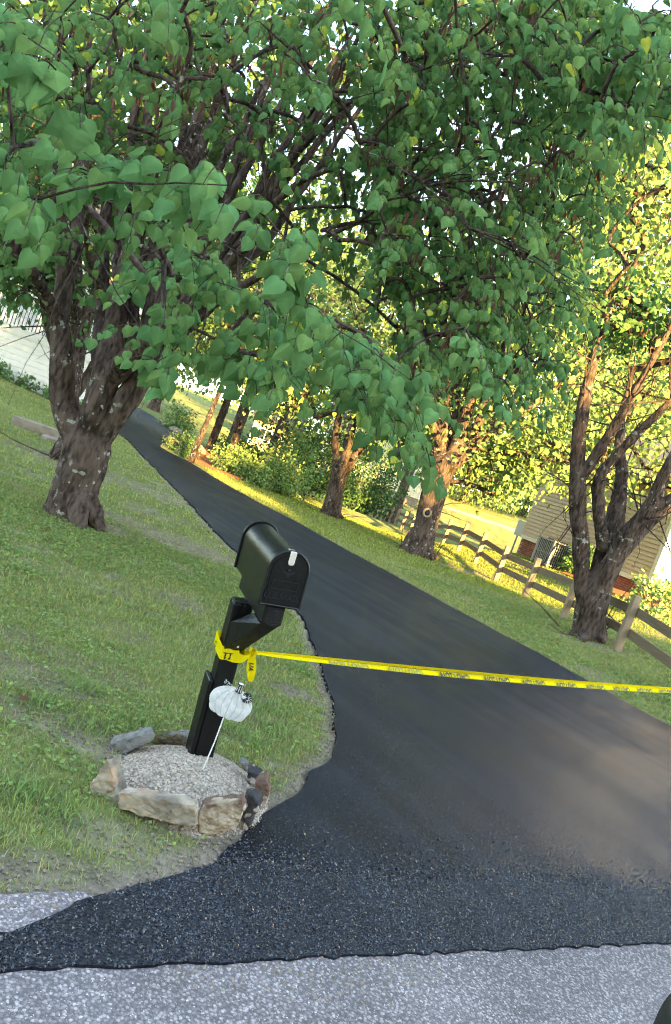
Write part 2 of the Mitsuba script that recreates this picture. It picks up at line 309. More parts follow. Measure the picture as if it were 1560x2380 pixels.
x, y = chip_spots(full.intersection(apron_poly.buffer(.34)), 190000, 5); k_ = np.exp(-shapely.distance(apron_poly, shapely.points(x, y)) / .09); k_ = g_.random(len(x)) < k_ * np.clip(.25 + 1.5 * meshkit.fbm(np.c_[x * 4, y * 4, x * 0], 3, seed=77), 0, 1); x, y = x[k_], y[k_]
zz = hz(x, y) + .0150 + .003 * (meshkit.fbm(np.c_[x * 3, y * 3, x * 0], 3, seed=8) - .5)
put('driveway_apron__aggregate', chips(x, y, zz - .0008, g_.uniform(.004, .0085, len(x)), .55, g_), 'm_tar', smooth=False, kind='stuff')
x, y = chip_spots(full.difference(apron_poly.buffer(.02)), 150000, 6.5); k_ = g_.random(len(x)) < np.clip(.35 + 1.4 * (meshkit.fbm(np.c_[x * 2.5, y * 2.5, x * 0], 3, seed=78) - .3), .05, 1); x, y = x[k_], y[k_]
put('driveway__grain', chips(x, y, hz(x, y) + .0128, g_.uniform(.002, .0052, len(x)), .38, g_), 'm_tar', smooth=False, kind='stuff')
x, y = chip_spots(road_poly.difference(apron_poly.buffer(.004)), 90000, 4.2); sz_ = g_.uniform(.0022, .0052, len(x)); cc = np.clip(g_.choice([.15, .24, .36, .52, .66], len(x), p=[.25, .3, .25, .14, .06]) * g_.uniform(.85, 1.15, len(x)), 0, .75)[:, None] * (.55 + .9 * meshkit.fbm(np.c_[x * 2.3, y * 2.3, x * 0], 4, seed=60))[:, None] * np.array([1.24, 1.11, 1.09]) * (1 + g_.normal(0, .03, (len(x), 3)))
v_, f_2 = chips(x, y, hz(x, y) + .0055, sz_, .35, g_)
put('road__chipping', (v_, f_2), 'm_vc', color=np.repeat(cc, 4, 0), kind='stuff')
# lawn: colour per vertex from bare patches
MOUND = np.array([-.17, 3.27]); MA, MB = 0.34, 0.40   # mailbox bed, long axis along x
BARE = [(*gnd(60, 1560)[:2], .4, .18, .6), (*gnd(150, 1690)[:2], .4, .16, .6), (*gnd(30, 1480)[:2], .3, .15, .5), (*gnd(330, 1225)[:2], .8, .45, .8), (*gnd(450, 1275)[:2], .9, .5, .9), (*gnd(210, 1215)[:2], .5, .4, .9),
        (*gnd(330, 1135)[:2], 1.0, .6, .6), (*gnd(685, 1612)[:2], .2, .13, .9), (*gnd(300, 1960)[:2], .3, .12, .6), (*gnd(60, 2050)[:2], .4, .10, .8), (*gnd(210, 2040)[:2], .25, .08, .7), (*gnd(680, 1800)[:2], .18, .12, .6), (*gnd(230, 1740)[:2], .22, .14, .8), (*gnd(1090, 1330)[:2], .9, .35, .9), (*gnd(1390, 1500)[:2], .7, .35, .6), (*gnd(200, 1090)[:2], 1.2, .8, .6),
        (*gnd(520, 1700)[:2], .2, .1, .5), (*gnd(640, 1690)[:2], .25, .1, .4), (*gnd(230, 1560)[:2], .35, .15, .4)]
shapely.prepare(full); shapely.prepare(road_poly)
_ekd = cKDTree(np.array(shapely.segmentize(full.exterior, .015).coords))
def edge_dist(x, y):
    d = _ekd.query(np.stack([x, y], -1))[0]; return np.where(shapely.contains_xy(full, x, y), 0.0, d)
def bare(x, y):
    """how bare the ground is, 0 to 1."""
    x = np.asarray(x, float); y = np.asarray(y, float)
    p = np.stack([x * 2.2, y * 2.2, 0 * x], -1); f = meshkit.fbm(p, 4, seed=2); f2 = meshkit.fbm(p * 5, 3, seed=12)
    b = np.clip((f - 0.60) * 3, 0, .6)
    for cx, cy, rx, ry, w in BARE:
        d = np.sqrt(((x - cx) / rx) ** 2 + ((y - cy) / ry) ** 2) + (f2 - .5) * 1.0
        b = np.maximum(b, w * np.clip((1.25 - d) * 2.0, 0, 1))
    m = np.sqrt(((x - MOUND[0]) / MA) ** 2 + ((y - MOUND[1]) / MB) ** 2)
    b = np.maximum(b, np.clip((1.12 - m) * 8, 0, 1))
    near = (np.abs(x) < 16) & (y > 1) & (y < 46)
    e = np.full(x.shape, 9.0); e[near] = edge_dist(x[near], y[near])
    wid = np.where(y < 3.4, .13, np.where(x < .6 - .0 * y, .075, .05)) * (0.5 + 1.2 * f2)
    b = np.maximum(b, np.clip(1.5 - e / np.maximum(wid, .01), 0, 1))
    return b
GX, GY = np.meshgrid(_gx, _gy, indexing='ij'); gz = hz(GX, GY)
pn = np.stack([GX, GY, 0 * GX], -1)
gz = gz + 0.012 * (meshkit.fbm(pn * 1.5, 3, seed=21) - .5) * (np.abs(GX) < 12) - .003
_in = shapely.contains_xy(full, GX, GY) | shapely.contains_xy(road_poly, GX, GY); gz = np.where(_in, hz(GX, GY) - .035, gz)
bb = bare(GX.ravel(), GY.ravel()).reshape(GX.shape)[..., None]
g1 = np.array([.13, .155, .055]); g2 = np.array([.235, .26, .095]); so = np.array([.27, .225, .17])
fa = meshkit.fbm(pn * 0.7, 4, seed=31)[..., None]; fb = meshkit.fbm(pn * 9, 3, seed=32)[..., None]
lawn_c = (g1 + (g2 - g1) * fa) * (0.6 + .8 * fb); lawn_c = lawn_c * (1 - bb) + so * (0.65 + .7 * fb) * bb
nx, ny = len(_gx), len(_gy); ii, jj = np.meshgrid(np.arange(nx - 1), np.arange(ny - 1), indexing='ij')
qd = np.stack([ii * ny + jj, (ii + 1) * ny + jj, (ii + 1) * ny + jj + 1, ii * ny + jj + 1], -1).reshape(-1, 4)
structure('lawn', (np.stack([GX, GY, gz], -1).reshape(-1, 3), qd), 'm_lawn', 'worn lawn on both sides of the driveway', smooth=True, color=lawn_c.reshape(-1, 3))

# ------------------------------------------------------------------ leaves
class Leaves:
    def __init__(s): s.P, s.D, s.N, s.S, s.C = [], [], [], [], []
    def add(s, P, D, N, S, C):
        s.P.append(P); s.D.append(D); s.N.append(N); s.S.append(np.broadcast_to(S, (len(P),))); s.C.append(np.broadcast_to(C, (len(P), 3)))
    def arr(s): return [np.concatenate(a) for a in (s.P, s.D, s.N, s.S, s.C)]
def _heart(fold, droop, twist=0.0, hi=True):
    if hi:
        half = [(-.10, .17), (-.06, .36), (.12, .50), (.34, .50), (.56, .39), (.78, .20)]; mid = [(0, 0), (.3, 0), (.62, 0), (1.04, 0)]
        v = list(mid) + half + [(x, -y) for x, y in half]
        f = []
        for s in (4, 10):
            t = [(0, s, s + 1), (0, s + 1, s + 2), (0, s + 2, 1), (1, s + 2, s + 3), (1, s + 3, 2), (2, s + 3, s + 4), (2, s + 4, s + 5), (2, s + 5, 3)]
            f += t if s == 4 else [x[::-1] for x in t]
    else:
        half = [(-.09, .30), (.22, .52), (.62, .34)]; v = [(0, 0), (1.04, 0)] + half + [(x, -y) for x, y in half]
        f = [(0, 2, 3), (0, 3, 4), (0, 4, 1), (0, 6, 5), (0, 7, 6), (0, 1, 7)]
    v = np.array(v, float); z = -fold * np.abs(v[:, 1]) - droop * v[:, 0] ** 2 + twist * v[:, 1] * v[:, 0]
    return np.c_[v, z], np.array(f)
HEARTS = [_heart(.34, .22), _heart(.16, .34, .3), _heart(.55, .12, -.25), _heart(.28, .02, .12), _heart(.42, .42, .18), _heart(.70, .2, -.1), _heart(.10, .46, -.35)]
HLOW = _heart(.25, .2, 0, False)
TONE = {16: np.array([1.35, 1.2, 1.12, 1.0] + [1.1, 1.15, .95, .88, .95, 1.1] * 2), 8: np.array([1.2, 1.0] + [1.05, .95, 1.0] * 2)}   # paler midrib and margin
DIA = (np.array([(0, 0, 0), (.42, .34, -.08), (1, 0, -.12), (.42, -.34, -.08)], float), np.array([(0, 1, 2), (0, 2, 3)]))
BLADE = (np.array([(0, .5, 0), (0, -.5, 0), (.55, .32, .05), (.55, -.32, .05), (1, 0, -.12)], float), np.array([(0, 1, 2), (2, 1, 3), (2, 3, 4)]))
def frames(D, N):
    D = nrm(D); N = nrm(N - D * (N * D).sum(1, keepdims=True)); return D, np.cross(N, D), N
def leaf_mesh(P, D, N, S, C, tmpl, ywid=1.0):
    D, B, N = frames(D, N); tv, tf = tmpl
    V = P[:, None] + S[:, None, None] * (tv[None, :, 0:1] * D[:, None] + tv[None, :, 1:2] * B[:, None] * ywid + tv[None, :, 2:3] * N[:, None])
    F = tf[None] + (np.arange(len(P)) * len(tv))[:, None, None]
    cc = np.repeat(C, len(tv), 0)
    if len(tv) in (16, 8): cc = (C[:, None] * TONE[len(tv)][None, :, None]).reshape(-1, 3)
    return V.reshape(-1, 3), F.reshape(-1, 3), cc
def put_leaves(key, L, tmpl=DIA, kind=None, label=None, ywid=1.0):
    P, D, N, S, C = L if isinstance(L, (list, tuple)) else L.arr()
    v, f, c = leaf_mesh(P, D, N, S, C, tmpl, ywid)
    return put(key, (v, f), 'm_leaf', color=c, kind=kind, label=label)
def jit(c, n, a=.25, hue=.18):
    c = np.array(c); k = 1 + a * rng.uniform(-1, 1, (n, 1)); h = rng.uniform(-1, 1, (n, 1)) * hue
    return np.clip(c * k * np.concatenate([1 + h, 1 + h * .15, 1 - h * .6], 1), 0, .9)

# ------------------------------------------------------------------ grass (nobody could count it)
def scatter(x0, x1, y0, y1, n, dens):
    x = rng.uniform(x0, x1, n); y = rng.uniform(y0, y1, n); z = hz(x, y)
    q, d = proj(np.stack([x, y, z + .03], 1))
    ok = (q[:, 0] > -60) & (q[:, 0] < 1620) & (q[:, 1] < 2460) & (q[:, 1] > 700)
    x, y, z = x[ok], y[ok], z[ok]
    b = bare(x, y); ok = (rng.random(len(x)) > b * 1.04) & (rng.random(len(x)) < dens(x, y)) & ~shapely.contains_xy(full, x, y) & ~shapely.contains_xy(road_poly, x, y)
    return np.stack([x, y, z], 1)[ok]
GV = []
def blades(P, h, w, col, a=.35):
    n = len(P); ang = rng.uniform(0, 2 * np.pi, n)
    out = np.stack([np.cos(ang), np.sin(ang), np.zeros(n)], 1); lean = rng.uniform(.15, 1.1, (n, 1))
    D = out * lean + [0, 0, 1.0]; N = np.stack([np.cos(ang + 3.14), np.sin(ang + 3.14), np.full(n, .6)], 1)
    S = h * rng.uniform(.5, 1.3, n)
    GV.append(leaf_mesh(P, D, N, S, jit(col, n, a, .22), BLADE, w))
def clover(P, s, col):
    n = len(P); ang = rng.uniform(0, 2 * np.pi, n)
    D = np.stack([np.cos(ang), np.sin(ang), rng.uniform(-.2, .5, n)], 1); N = np.stack([rng.normal(0, .35, n), rng.normal(0, .35, n), np.ones(n)], 1)
    GV.append(leaf_mesh(P + np.array([0, 0, .012]) + np.c_[np.zeros((n, 2)), rng.uniform(0, .02, n)], D, N, s * rng.uniform(.6, 1.4, n), jit(col, n, .3, .2), (np.array([(0, 0, 0), (.5, .55, .02), (1, 0, -.05), (.5, -.55, .02)], float), np.array([(0, 1, 2), (0, 2, 3)]))))
pat = lambda x, y: meshkit.fbm(np.stack([x * .9, y * .9, 0 * x], -1), 3, seed=41)
GB = (.345, .395, .12); GY = (.50, .45, .25)
blades(scatter(-3.2, 1.2, 2.2, 5.2, 140000, lambda x, y: .8 + 0 * x), .030, .11, GB)
blades(scatter(-3.2, 1.2, 2.2, 5.2, 34000, lambda x, y: .35 + 1.1 * (1 - pat(x, y))), .032, .09, GY)
blades(scatter(-5.2, .6, 5.2, 9.5, 100000, lambda x, y: .8 + 0 * x), .035, .16, GB)
blades(scatter(-5.2, .6, 5.2, 9.5, 26000, lambda x, y: .3 + 1.1 * (1 - pat(x, y))), .034, .14, GY)
blades(scatter(-12, 0, 9.5, 22, 60000, lambda x, y: .8 + 0 * x), .05, .30, GB)
blades(scatter(0, 7.5, 8.0, 16, 90000, lambda x, y: .8 + 0 * x), .042, .22, GB)
blades(scatter(0, 7.5, 8.0, 16, 20000, lambda x, y: .3 + 1.1 * (1 - pat(x, y))), .042, .2, GY)
blades(scatter(-4, 8.5, 16, 30, 80000, lambda x, y: .8 + 0 * x), .06, .34, (.31, .36, .085))
clover(scatter(-3.2, 1.2, 2.2, 5.5, 20000, lambda x, y: np.clip((pat(x, y) - .35) * 4, 0.12, 1)), .017, (.25, .355, .115))
clover(scatter(-5.2, .6, 5.5, 9.5, 38000, lambda x, y: np.clip((pat(x, y) - .3) * 4, 0.15, 1)), .022, (.25, .355, .115))
clover(scatter(0, 6.5, 8.0, 15, 22000, lambda x, y: np.clip((pat(x, y) - .4) * 4, 0.1, 1)), .032, (.25, .355, .115))
# straw and thin grass on the bare ground and along the verge
def thin(x0, x1, y0, y1, n):
    x = rng.uniform(x0, x1, n); y = rng.uniform(y0, y1, n); b = bare(x, y); ok = (b > .25) & (rng.random(n) < .75) & (edge_dist(x, y) > .012) & (((x - MOUND[0]) / MA) ** 2 + ((y - MOUND[1]) / MB) ** 2 > 1.05) & ~shapely.contains_xy(road_poly, x, y)
    return np.stack([x, y, hz(x, y)], 1)[ok]
P_ = thin(-2.5, .7, 2.15, 5.5, 75000); blades(P_[::2], .026, .09, (.30, .25, .15)); blades(P_[1::4], .026, .10, GB)
P_ = thin(-5, 0, 5.5, 10, 30000); blades(P_[::2], .032, .14, GY); blades(P_[1::3], .030, .15, GB)
P_ = thin(0, 6.5, 8, 16, 16000); blades(P_[::2], .036, .18, GY); blades(P_[1::3], .034, .2, GB)
# tufts round the bed
for q in ((330, 1690), (200, 1690), (640, 1700), (590, 1730), (520, 1690), (620, 1650), (90, 1640), (200, 1600), (700, 1560), (60, 1850), (150, 1890)):
    c = gnd(*q); n = 220; P = c + np.c_[rng.normal(0, .07, (n, 2)), np.zeros(n)]; P[:, 2] = hz(P[:, 0], P[:, 1])
    P = P[~shapely.contains_xy(full.buffer(.05), P[:, 0], P[:, 1])]
    blades(P, .055, .09, (.25, .355, .115))
v, f = joinvf([(a, b) for a, b, _ in GV]); gc = np.vstack([c for _, _, c in GV])
single('grass', (v, f), 'm_leaf', 'short mown grass and clover covering the lawn', 'grass', color=gc, kind='stuff')
GV = None

# ------------------------------------------------------------------ wood: limbs and branches
def limb_solid(chains, refine, bark=0.012, seed=0):
    """chains of (point, radius) joined into one continuous solid with bark relief."""
    parts = []
    for ch in chains:
        S = [m3.Manifold.sphere(r, 14).translate([float(t) for t in p]) for p, r in ch]
        for a, b in zip(S[:-1], S[1:]): parts.append(m3.Manifold.batch_hull([a, b]))
    m = m3.Manifold.batch_boolean(parts, m3.OpType.Add).refine_to_length(refine).to_mesh()
    t = trimesh.Trimesh(m.vert_properties[:, :3], m.tri_verts, process=True)
    trimesh.smoothing.filter_taubin(t, iterations=12)
    v = np.array(t.vertices); n = np.array(t.vertex_normals)
    rid = meshkit.fbm(v * [26, 26, 4.5], 3, seed=seed); lum = meshkit.fbm(v * [5, 5, 2.5], 3, seed=seed + 1)
    v = v + n * ((1 - np.abs(rid * 2 - 1) * 2)[:, None] * bark + (lum - .5)[:, None] * bark * 4.5)
    return trimesh.Trimesh(v, t.faces, process=False)
def grow(nodes, targets, trunk, sag=.12, seg=5, up=0.25):
    """branches from an existing skeleton to every target; returns list of (points, start_index) with descendant counts."""
    pts = [np.array(p) for p in nodes]; parent = [-1] * len(pts); order = np.argsort(np.linalg.norm(targets - trunk, axis=1)); br = []
    arr = np.zeros((len(pts) + len(targets) * seg + 5, 3)); arr[:len(pts)] = pts; n = len(pts); kids = np.zeros(len(arr))
    for k in order:
        t = targets[k]; d = np.linalg.norm(arr[:n] - t, axis=1)
        dt = np.linalg.norm(arr[:n] - trunk, axis=1); pen = np.maximum(0, dt - np.linalg.norm(t - trunk)) * 1.2 + kids[:n] * .09
        i = int(np.argmin(d + pen)); a = arr[i]; L = np.linalg.norm(t - a)
        kids[i] += 1
        if L < .02: continue
        c = (a + t) / 2 + np.array([0, 0, up * L * .5]) + rng.normal(0, .06 * L, 3)
        s = np.linspace(0, 1, seg + 1)[:, None]; P = (1 - s) ** 2 * a + 2 * s * (1 - s) * c + s ** 2 * t
        idx = [i] + list(range(n, n + seg)); arr[n:n + seg] = P[1:]; parent += [i] + list(range(n, n + seg - 1)); n += seg
        br.append((P, idx))
    cnt = np.ones(n)
    for j in range(n - 1, len(nodes) - 1, -1):
        if parent[j] >= 0: cnt[parent[j]] += cnt[j] * (1 if j >= len(nodes) else 0)
    return br, cnt
def branch_mesh(br, cnt, r0=.0032, sides=5, rmax=.05):
    ms = []
    for P, idx in br:
        c = cnt[idx].copy(); c[0] = c[1]
        ms.append(tube(P, np.minimum(r0 * np.sqrt(c) , rmax), sides, cap=False))
    return jn(ms)
def chain(pts):
    """[(qx, qy, Y, radius in px)] -> [(point, radius in metres)] resampled."""
    out = [(at(x, y, Y), r * Y / FQ) for x, y, Y, r in pts]; res = [out[0]]
    for (a, ra), (b, rb) in zip(out[:-1], out[1:]):
        n = max(1, int(np.linalg.norm(b - a) / .35))
        for k in range(1, n + 1): res.append((a + (b - a) * k / n + (rng.normal(0, .015, 3) if k < n else 0), ra + (rb - ra) * k / n))
    return res
def nodes_of(chains, start=2): return np.array([p for ch in chains for p, r in ch[start:]])
def in_poly(poly, n):
    P = sg.Polygon(poly); x0, y0, x1, y1 = P.bounds; out = []
    while len(out) < n:
        q = rng.uniform((x0, y0), (x1, y1), (n * 2, 2)); out += list(q[shapely.contains_xy(P, q[:, 0], q[:, 1])])
    return np.array(out[:n])
GREEN = np.array([.128, .236, .082]); YGREEN = np.array([.185, .270, .095])
def sprays(L, T_, out, length, per, size, col, hang=.9, pitch=.5, twigs=None, colj=.22):
    """T_: twig ends' starts (n,3); out: outward directions; leaves hang on both sides of each drooping twig."""
    n = len(T_); out = nrm(out)
    d = nrm(out * [1, 1, .4] + rng.normal(0, .45, (n, 3)) + [0, 0, -.25]); Ln = length * rng.uniform(.6, 1.25, n)
    for j in range(per):
        t = (j + .4 + rng.uniform(-.3, .3, n)) / per
        P = T_ + d * (Ln * t)[:, None] + np.c_[np.zeros((n, 2)), -.45 * Ln * t * t]
        side = nrm(np.cross(d, [0, 0, 1.0])) * (1 if j % 2 else -1)
        D = side * rng.uniform(.2, .75, (n, 1)) + d * .3 + np.c_[np.zeros((n, 2)), -np.full(n, hang)] + rng.normal(0, .22, (n, 3))
        N = out * .8 + [0, 0, pitch] + rng.normal(0, .42, (n, 3))
        P = P + nrm(D) * .025
        L.add(P, D, N, size * rng.uniform(.62, 1.2, n), jit(col, n, colj, .16))
    if twigs is not None:
        for i in range(n):
            s = np.linspace(0, 1, 5)[:, None]; twigs.append((T_[i] + d[i] * Ln[i] * s + np.array([0, 0, -.45]) * Ln[i] * s * s))
def pods(key, P, size=.085, per=6):
    """flat brown seed pods that hang in bunches."""
    n = len(P) * per; c = np.repeat(P, per, 0) + rng.normal(0, .035, (n, 3))
    D = np.stack([rng.normal(0, .22, n), rng.normal(0, .22, n), -np.ones(n)], 1); N = rng.normal(0, 1, (n, 3))
    tm = (np.array([(0, 0, 0), (.3, .11, .01), (.75, .10, -.01), (1, 0, 0), (.75, -.10, .02), (.3, -.11, 0)], float), np.array([(0, 1, 5), (1, 2, 4), (1, 4, 5), (2, 3, 4)]))
    v, f, cc = leaf_mesh(c, D, N, size * rng.uniform(.7, 1.2, n), jit((.13, .062, .048), n, .35, .1), tm)
    return put(key, (v, f), 'm_leaf', color=cc, kind='stuff', label='brown seed pods hanging in bunches')

# ------------------------------------------------------------------ the big redbud beside the driveway
t1 = thing('redbud_tree', 'large multi-stemmed redbud tree left of the driveway, its leafy boughs hanging over the black mailbox', 'tree')
Y1 = 8.25

core = [chain([(160, 1212, Y1, 62), (172, 1150, Y1, 54), (190, 1090, Y1, 54), (203, 1040, Y1, 52), (207, 1005, Y1, 44)])]
for qx, qy, dy in ((100, 1195, .0), (135, 1225, -.25), (185, 1235, -.35), (232, 1225, -.15), (110, 1180, .25), (230, 1190, .2)):
    core.append(chain([(178, 1120, Y1, 36), ((178 * .45 + qx * .55), 1175, Y1 + dy * .6, 24), (qx, qy, Y1 + dy, 13)]))
Lm = [chain([(195, 1030, Y1, 40), (165, 985, Y1, 36), (146, 930, Y1, 32), (142, 840, Y1 - .1, 29), (142, 760, Y1 - .1, 27), (146, 690, Y1 - .1, 24), (142, 560, Y1 - .3, 20), (130, 430, Y1 - .5, 17), (122, 280, Y1 - .7, 14), (112, 100, Y1 - 1, 11), (100, -60, Y1 - 1.2, 8)]),
      chain([(146, 760, Y1 - .1, 20), (122, 715, Y1 - .2, 15), (75, 630, Y1 - .6, 12), (0, 530, Y1 - 1, 11), (-80, 430, Y1 - 1.4, 8)]),
      chain([(152, 680, Y1, 18), (175, 560, Y1 + .2, 16), (185, 430, Y1 + .3, 14), (205, 250, Y1 + .5, 11), (215, 60, Y1 + .6, 8)]),
      chain([(210, 1010, Y1, 46), (232, 930, Y1 - .1, 38), (246, 870, Y1 - .1, 34), (258, 790, Y1, 28), (268, 720, Y1, 25), (290, 620, Y1 + .1, 21), (325, 500, Y1 + .2, 17), (345, 360, Y1 + .3, 14), (350, 200, Y1 + .4, 11), (352, 20, Y1 + .5, 8)]),
      chain([(236, 860, Y1 + .2, 24), (236, 740, Y1 + .4, 19), (240, 600, Y1 + .5, 16), (248, 420, Y1 + .6, 14), (258, 240, Y1 + .7, 11), (262, 40, Y1 + .7, 8)]),
      chain([(250, 880, Y1 - .1, 28), (300, 835, Y1 - .35, 27), (360, 790, Y1 - .7, 25), (430, 735, Y1 - 1.1, 21), (500, 660, Y1 - 1.5, 17), (560, 590, Y1 - 2, 13), (620, 540, Y1 - 2.6, 9)]),
      chain([(222, 1020, Y1, 40), (268, 965, Y1 - .05, 32), (318, 895, Y1 - .1, 28), (375, 820, Y1, 25), (440, 740, Y1, 23), (510, 640, Y1 + .1, 20), (590, 520, Y1 + .1, 17), (665, 400, Y1, 14), (740, 250, Y1 - .2, 11), (830, 90, Y1 - .5, 8), (890, -40, Y1 - .7, 6)]),
      chain([(320, 890, Y1 + .2, 20), (400, 700, Y1 + .4, 17), (470, 540, Y1 + .5, 14), (560, 360, Y1 + .5, 12), (640, 200, Y1 + .5, 9), (720, 20, Y1 + .4, 7)]),
      chain([(300, 880, Y1 + .4, 18), (370, 690, Y1 + .7, 15), (420, 520, Y1 + .9, 13), (480, 320, Y1 + 1, 10), (520, 100, Y1 + 1, 8)]),
      chain([(262, 780, Y1 + .3, 16), (330, 640, Y1 + .8, 14), (400, 460, Y1 + 1.1, 12), (428, 300, Y1 + 1.2, 10), (432, 80, Y1 + 1.3, 8)]),
      chain([(440, 740, Y1 + .1, 15), (560, 610, Y1 + .5, 13), (660, 500, Y1 + .8, 11), (760, 360, Y1 + 1, 9), (860, 220, Y1 + 1, 7)]),
      chain([(400, 790, Y1 - .2, 15), (520, 690, Y1 - .6, 13), (650, 610, Y1 - 1, 11), (780, 540, Y1 - 1.6, 9), (900, 470, Y1 - 2.2, 8), (1010, 430, Y1 - 2.8, 6), (1120, 420, Y1 - 3.3, 4)]),
      chain([(590, 520, Y1 + .1, 12), (700, 420, Y1 - .6, 10), (820, 380, Y1 - 1.3, 9), (940, 390, Y1 - 2.2, 8), (1030, 440, Y1 - 2.9, 6), (1090, 530, Y1 - 3.3, 4)]),
      chain([(665, 400, Y1, 11), (790, 250, Y1 - .8, 9), (930, 150, Y1 - 1.6, 8), (1060, 120, Y1 - 2.4, 6), (1200, 130, Y1 - 3, 4)]),
      chain([(246, 700, Y1 - .5, 12), (200, 560, Y1 - 2, 11), (215, 400, Y1 - 3.2, 8), (160, 440, Y1 - 4.4, 5), (100, 460, Y1 - 5.2, 3)])]
Lm = [[(p, r * .87) for p, r in c] for c in Lm]; g5 = np.random.default_rng(5)
for k in range(12):
    u = (k + g5.uniform(-.3, .3)) / 11; xa, ya = 275 + 130 * u, 860 - 90 * u; xb, yb = 330 + 620 * u + g5.uniform(-30, 30), -60 + 130 * u; Ya = Y1 + g5.uniform(0, .9); bow = g5.uniform(-40, 30)
    Lm.append(chain([(xa, ya, Y1 + .1, 14), (xa + (xb - xa) * .33 + bow, ya + (yb - ya) * .33, (Y1 + Ya) / 2, 11.5), (xa + (xb - xa) * .66 + bow * .6, ya + (yb - ya) * .66, Ya, 9), (xb, yb, Ya + .2, 5)]))
trunk_m = limb_solid(core + [c[:4] for c in Lm[:7]], .045, .011, 3)
put(f'{t1}__trunk', trunk_m, 'm_bark', smooth=True)
for c in Lm:
    P = np.array([p for p, r in c]); r = np.array([r for p, r in c])
    Q = smoothline(np.c_[P, r], len(P) * 3); w = meshkit.fbm(Q[:, :3] * 1.6, 2, seed=4) - .5
    Q[:, 0] += w * .07; Q[:, 1] += (meshkit.fbm(Q[:, :3] * 1.6 + 9, 2, seed=5) - .5) * .07; Q[:, 3] *= np.interp(Q[:, 3], [.02, .06], [.62, 1.0])
    tm = tube(Q[:, :3], Q[:, 3] * (1 + .25 * (meshkit.fbm(Q[:, :3] * 7, 2, seed=6) - .5)), 12)
    put(f'{t1}__limb', tm, 'm_bark', smooth=True)
LV = Leaves(); tw = []; targets = []; TRK = np.array([-2.7, 8.3])
def mass(poly, n, y0, y1, length, per, size, col, bias=1.0, **k):
    q = in_poly(poly, n); Y = y0 + (y1 - y0) * rng.random(n) ** bias
    P = np.array([at(a, b, c) for (a, b), c in zip(q, Y)])
    o = np.c_[P[:, :2] - TRK, np.zeros(n)]; o = nrm(o) + [0.15, -.5, .1]
    targets.append(P); sprays(LV, P, o, length, per, size, col, twigs=tw, **k)
    return P
def bough(line, n, size, col, per=5, length=.22, spread=.05):
    """a drooping leafy shoot through the points (qx, qy, Y)."""
    W = smoothline(np.array([at(*p) for p in line]), 30); targets.append(W[[0, 8]]); tw.append(W)
    i = rng.integers(0, 30, n); P = W[i] + rng.normal(0, spread, (n, 3)); o = np.c_[P[:, :2] - TRK, np.zeros(n)]; o = nrm(o) + [0.1, -.7, .15]
    sprays(LV, P, o, length, per, size, col, twigs=tw)
pm_a = mass([(0, 0), (900, 0), (880, 110), (800, 230), (500, 190), (420, 250), (230, 130), (120, 240), (0, 260)], 120, 4.9, 7.6, .40, 9, .074, GREEN * .95)
pm_b = mass([(880, -20), (1430, -20), (1420, 300), (1370, 480), (1340, 700), (1285, 860), (1190, 900), (1000, 840), (900, 760), (850, 500), (850, 250)], 900, 5.0, 8.6, .40, 10, .074, GREEN, .72)
mass([(1230, -20), (1620, -20), (1620, 200), (1540, 300), (1430, 330), (1300, 200)], 130, 4.4, 7.0, .40, 9, .078, GREEN)
mass([(300, 580), (480, 540), (600, 600), (720, 740), (760, 860), (640, 880), (480, 830), (320, 850), (330, 760)], 58, 4.5, 6.4, .35, 8, .070, GREEN)
mass([(480, 240), (900, 120), (880, 500), (700, 620), (560, 480)], 34, 5.5, 7.5, .40, 8, .078, GREEN * .85)
mass([(740, 740), (900, 760), (980, 900), (960, 1000), (850, 930)], 26, 3.6, 5.2, .34, 8, .082, GREEN)
mass([(0, 230), (200, 200), (420, 300), (480, 600), (200, 700), (0, 600)], 34, 5.5, 8, .40, 8, .080, GREEN * .8)
mass([(-30, -60), (1450, -60), (1450, 90), (900, 130), (-30, 100)], 110, 5.5, 8.5, .42, 9, .082, GREEN)
mass([(150, -200), (1400, -260), (1420, 0), (150, 0)], 90, 3.5, 8.5, .42, 9, .085, GREEN)
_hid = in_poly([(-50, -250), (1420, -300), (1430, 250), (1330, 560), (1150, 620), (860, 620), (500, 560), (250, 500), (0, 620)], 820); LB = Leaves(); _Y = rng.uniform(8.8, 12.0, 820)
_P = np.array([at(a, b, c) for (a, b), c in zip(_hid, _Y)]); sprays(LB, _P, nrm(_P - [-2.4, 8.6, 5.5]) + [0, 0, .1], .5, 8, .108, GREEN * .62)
targets.append(_P[::4])
bough([(0, 30, 2.9), (70, 90, 2.7), (150, 150, 2.55), (200, 210, 2.5)], 14, 0.0860, GREEN * 1.15, 4, .14, .04)
bough([(40, 340, 3.1), (10, 400, 2.95), (60, 450, 2.85), (120, 510, 2.8)], 13, 0.0817, GREEN * 1.15, 4, .14, .04)
bough([(70, 320, 3.4), (150, 330, 3.2), (230, 380, 3.1)], 9, 0.0731, GREEN * 1.1, 4, .16, .05)
bough([(180, 430, 3.3), (300, 390, 3.15), (420, 400, 3.0), (500, 430, 2.9), (540, 470, 2.85)], 22, 0.0791, GREEN * 1.15, 4, .15, .04)
bough([(330, 480, 3.5), (400, 540, 3.5), (470, 600, 3.5), (560, 640, 3.4)], 14, 0.0671, GREEN * 1.1, 4, .18, .06)
bough([(600, 490, 3.3), (650, 540, 3.2), (690, 590, 3.1), (705, 680, 3.1), (700, 730, 3.1)], 18, 0.0757, GREEN * 1.15, 4, .14, .04)
bough([(340, 640, 3.9), (420, 640, 3.7), (520, 660, 3.6), (640, 720, 3.5)], 18, 0.0688, GREEN * 1.1, 4, .17, .06)
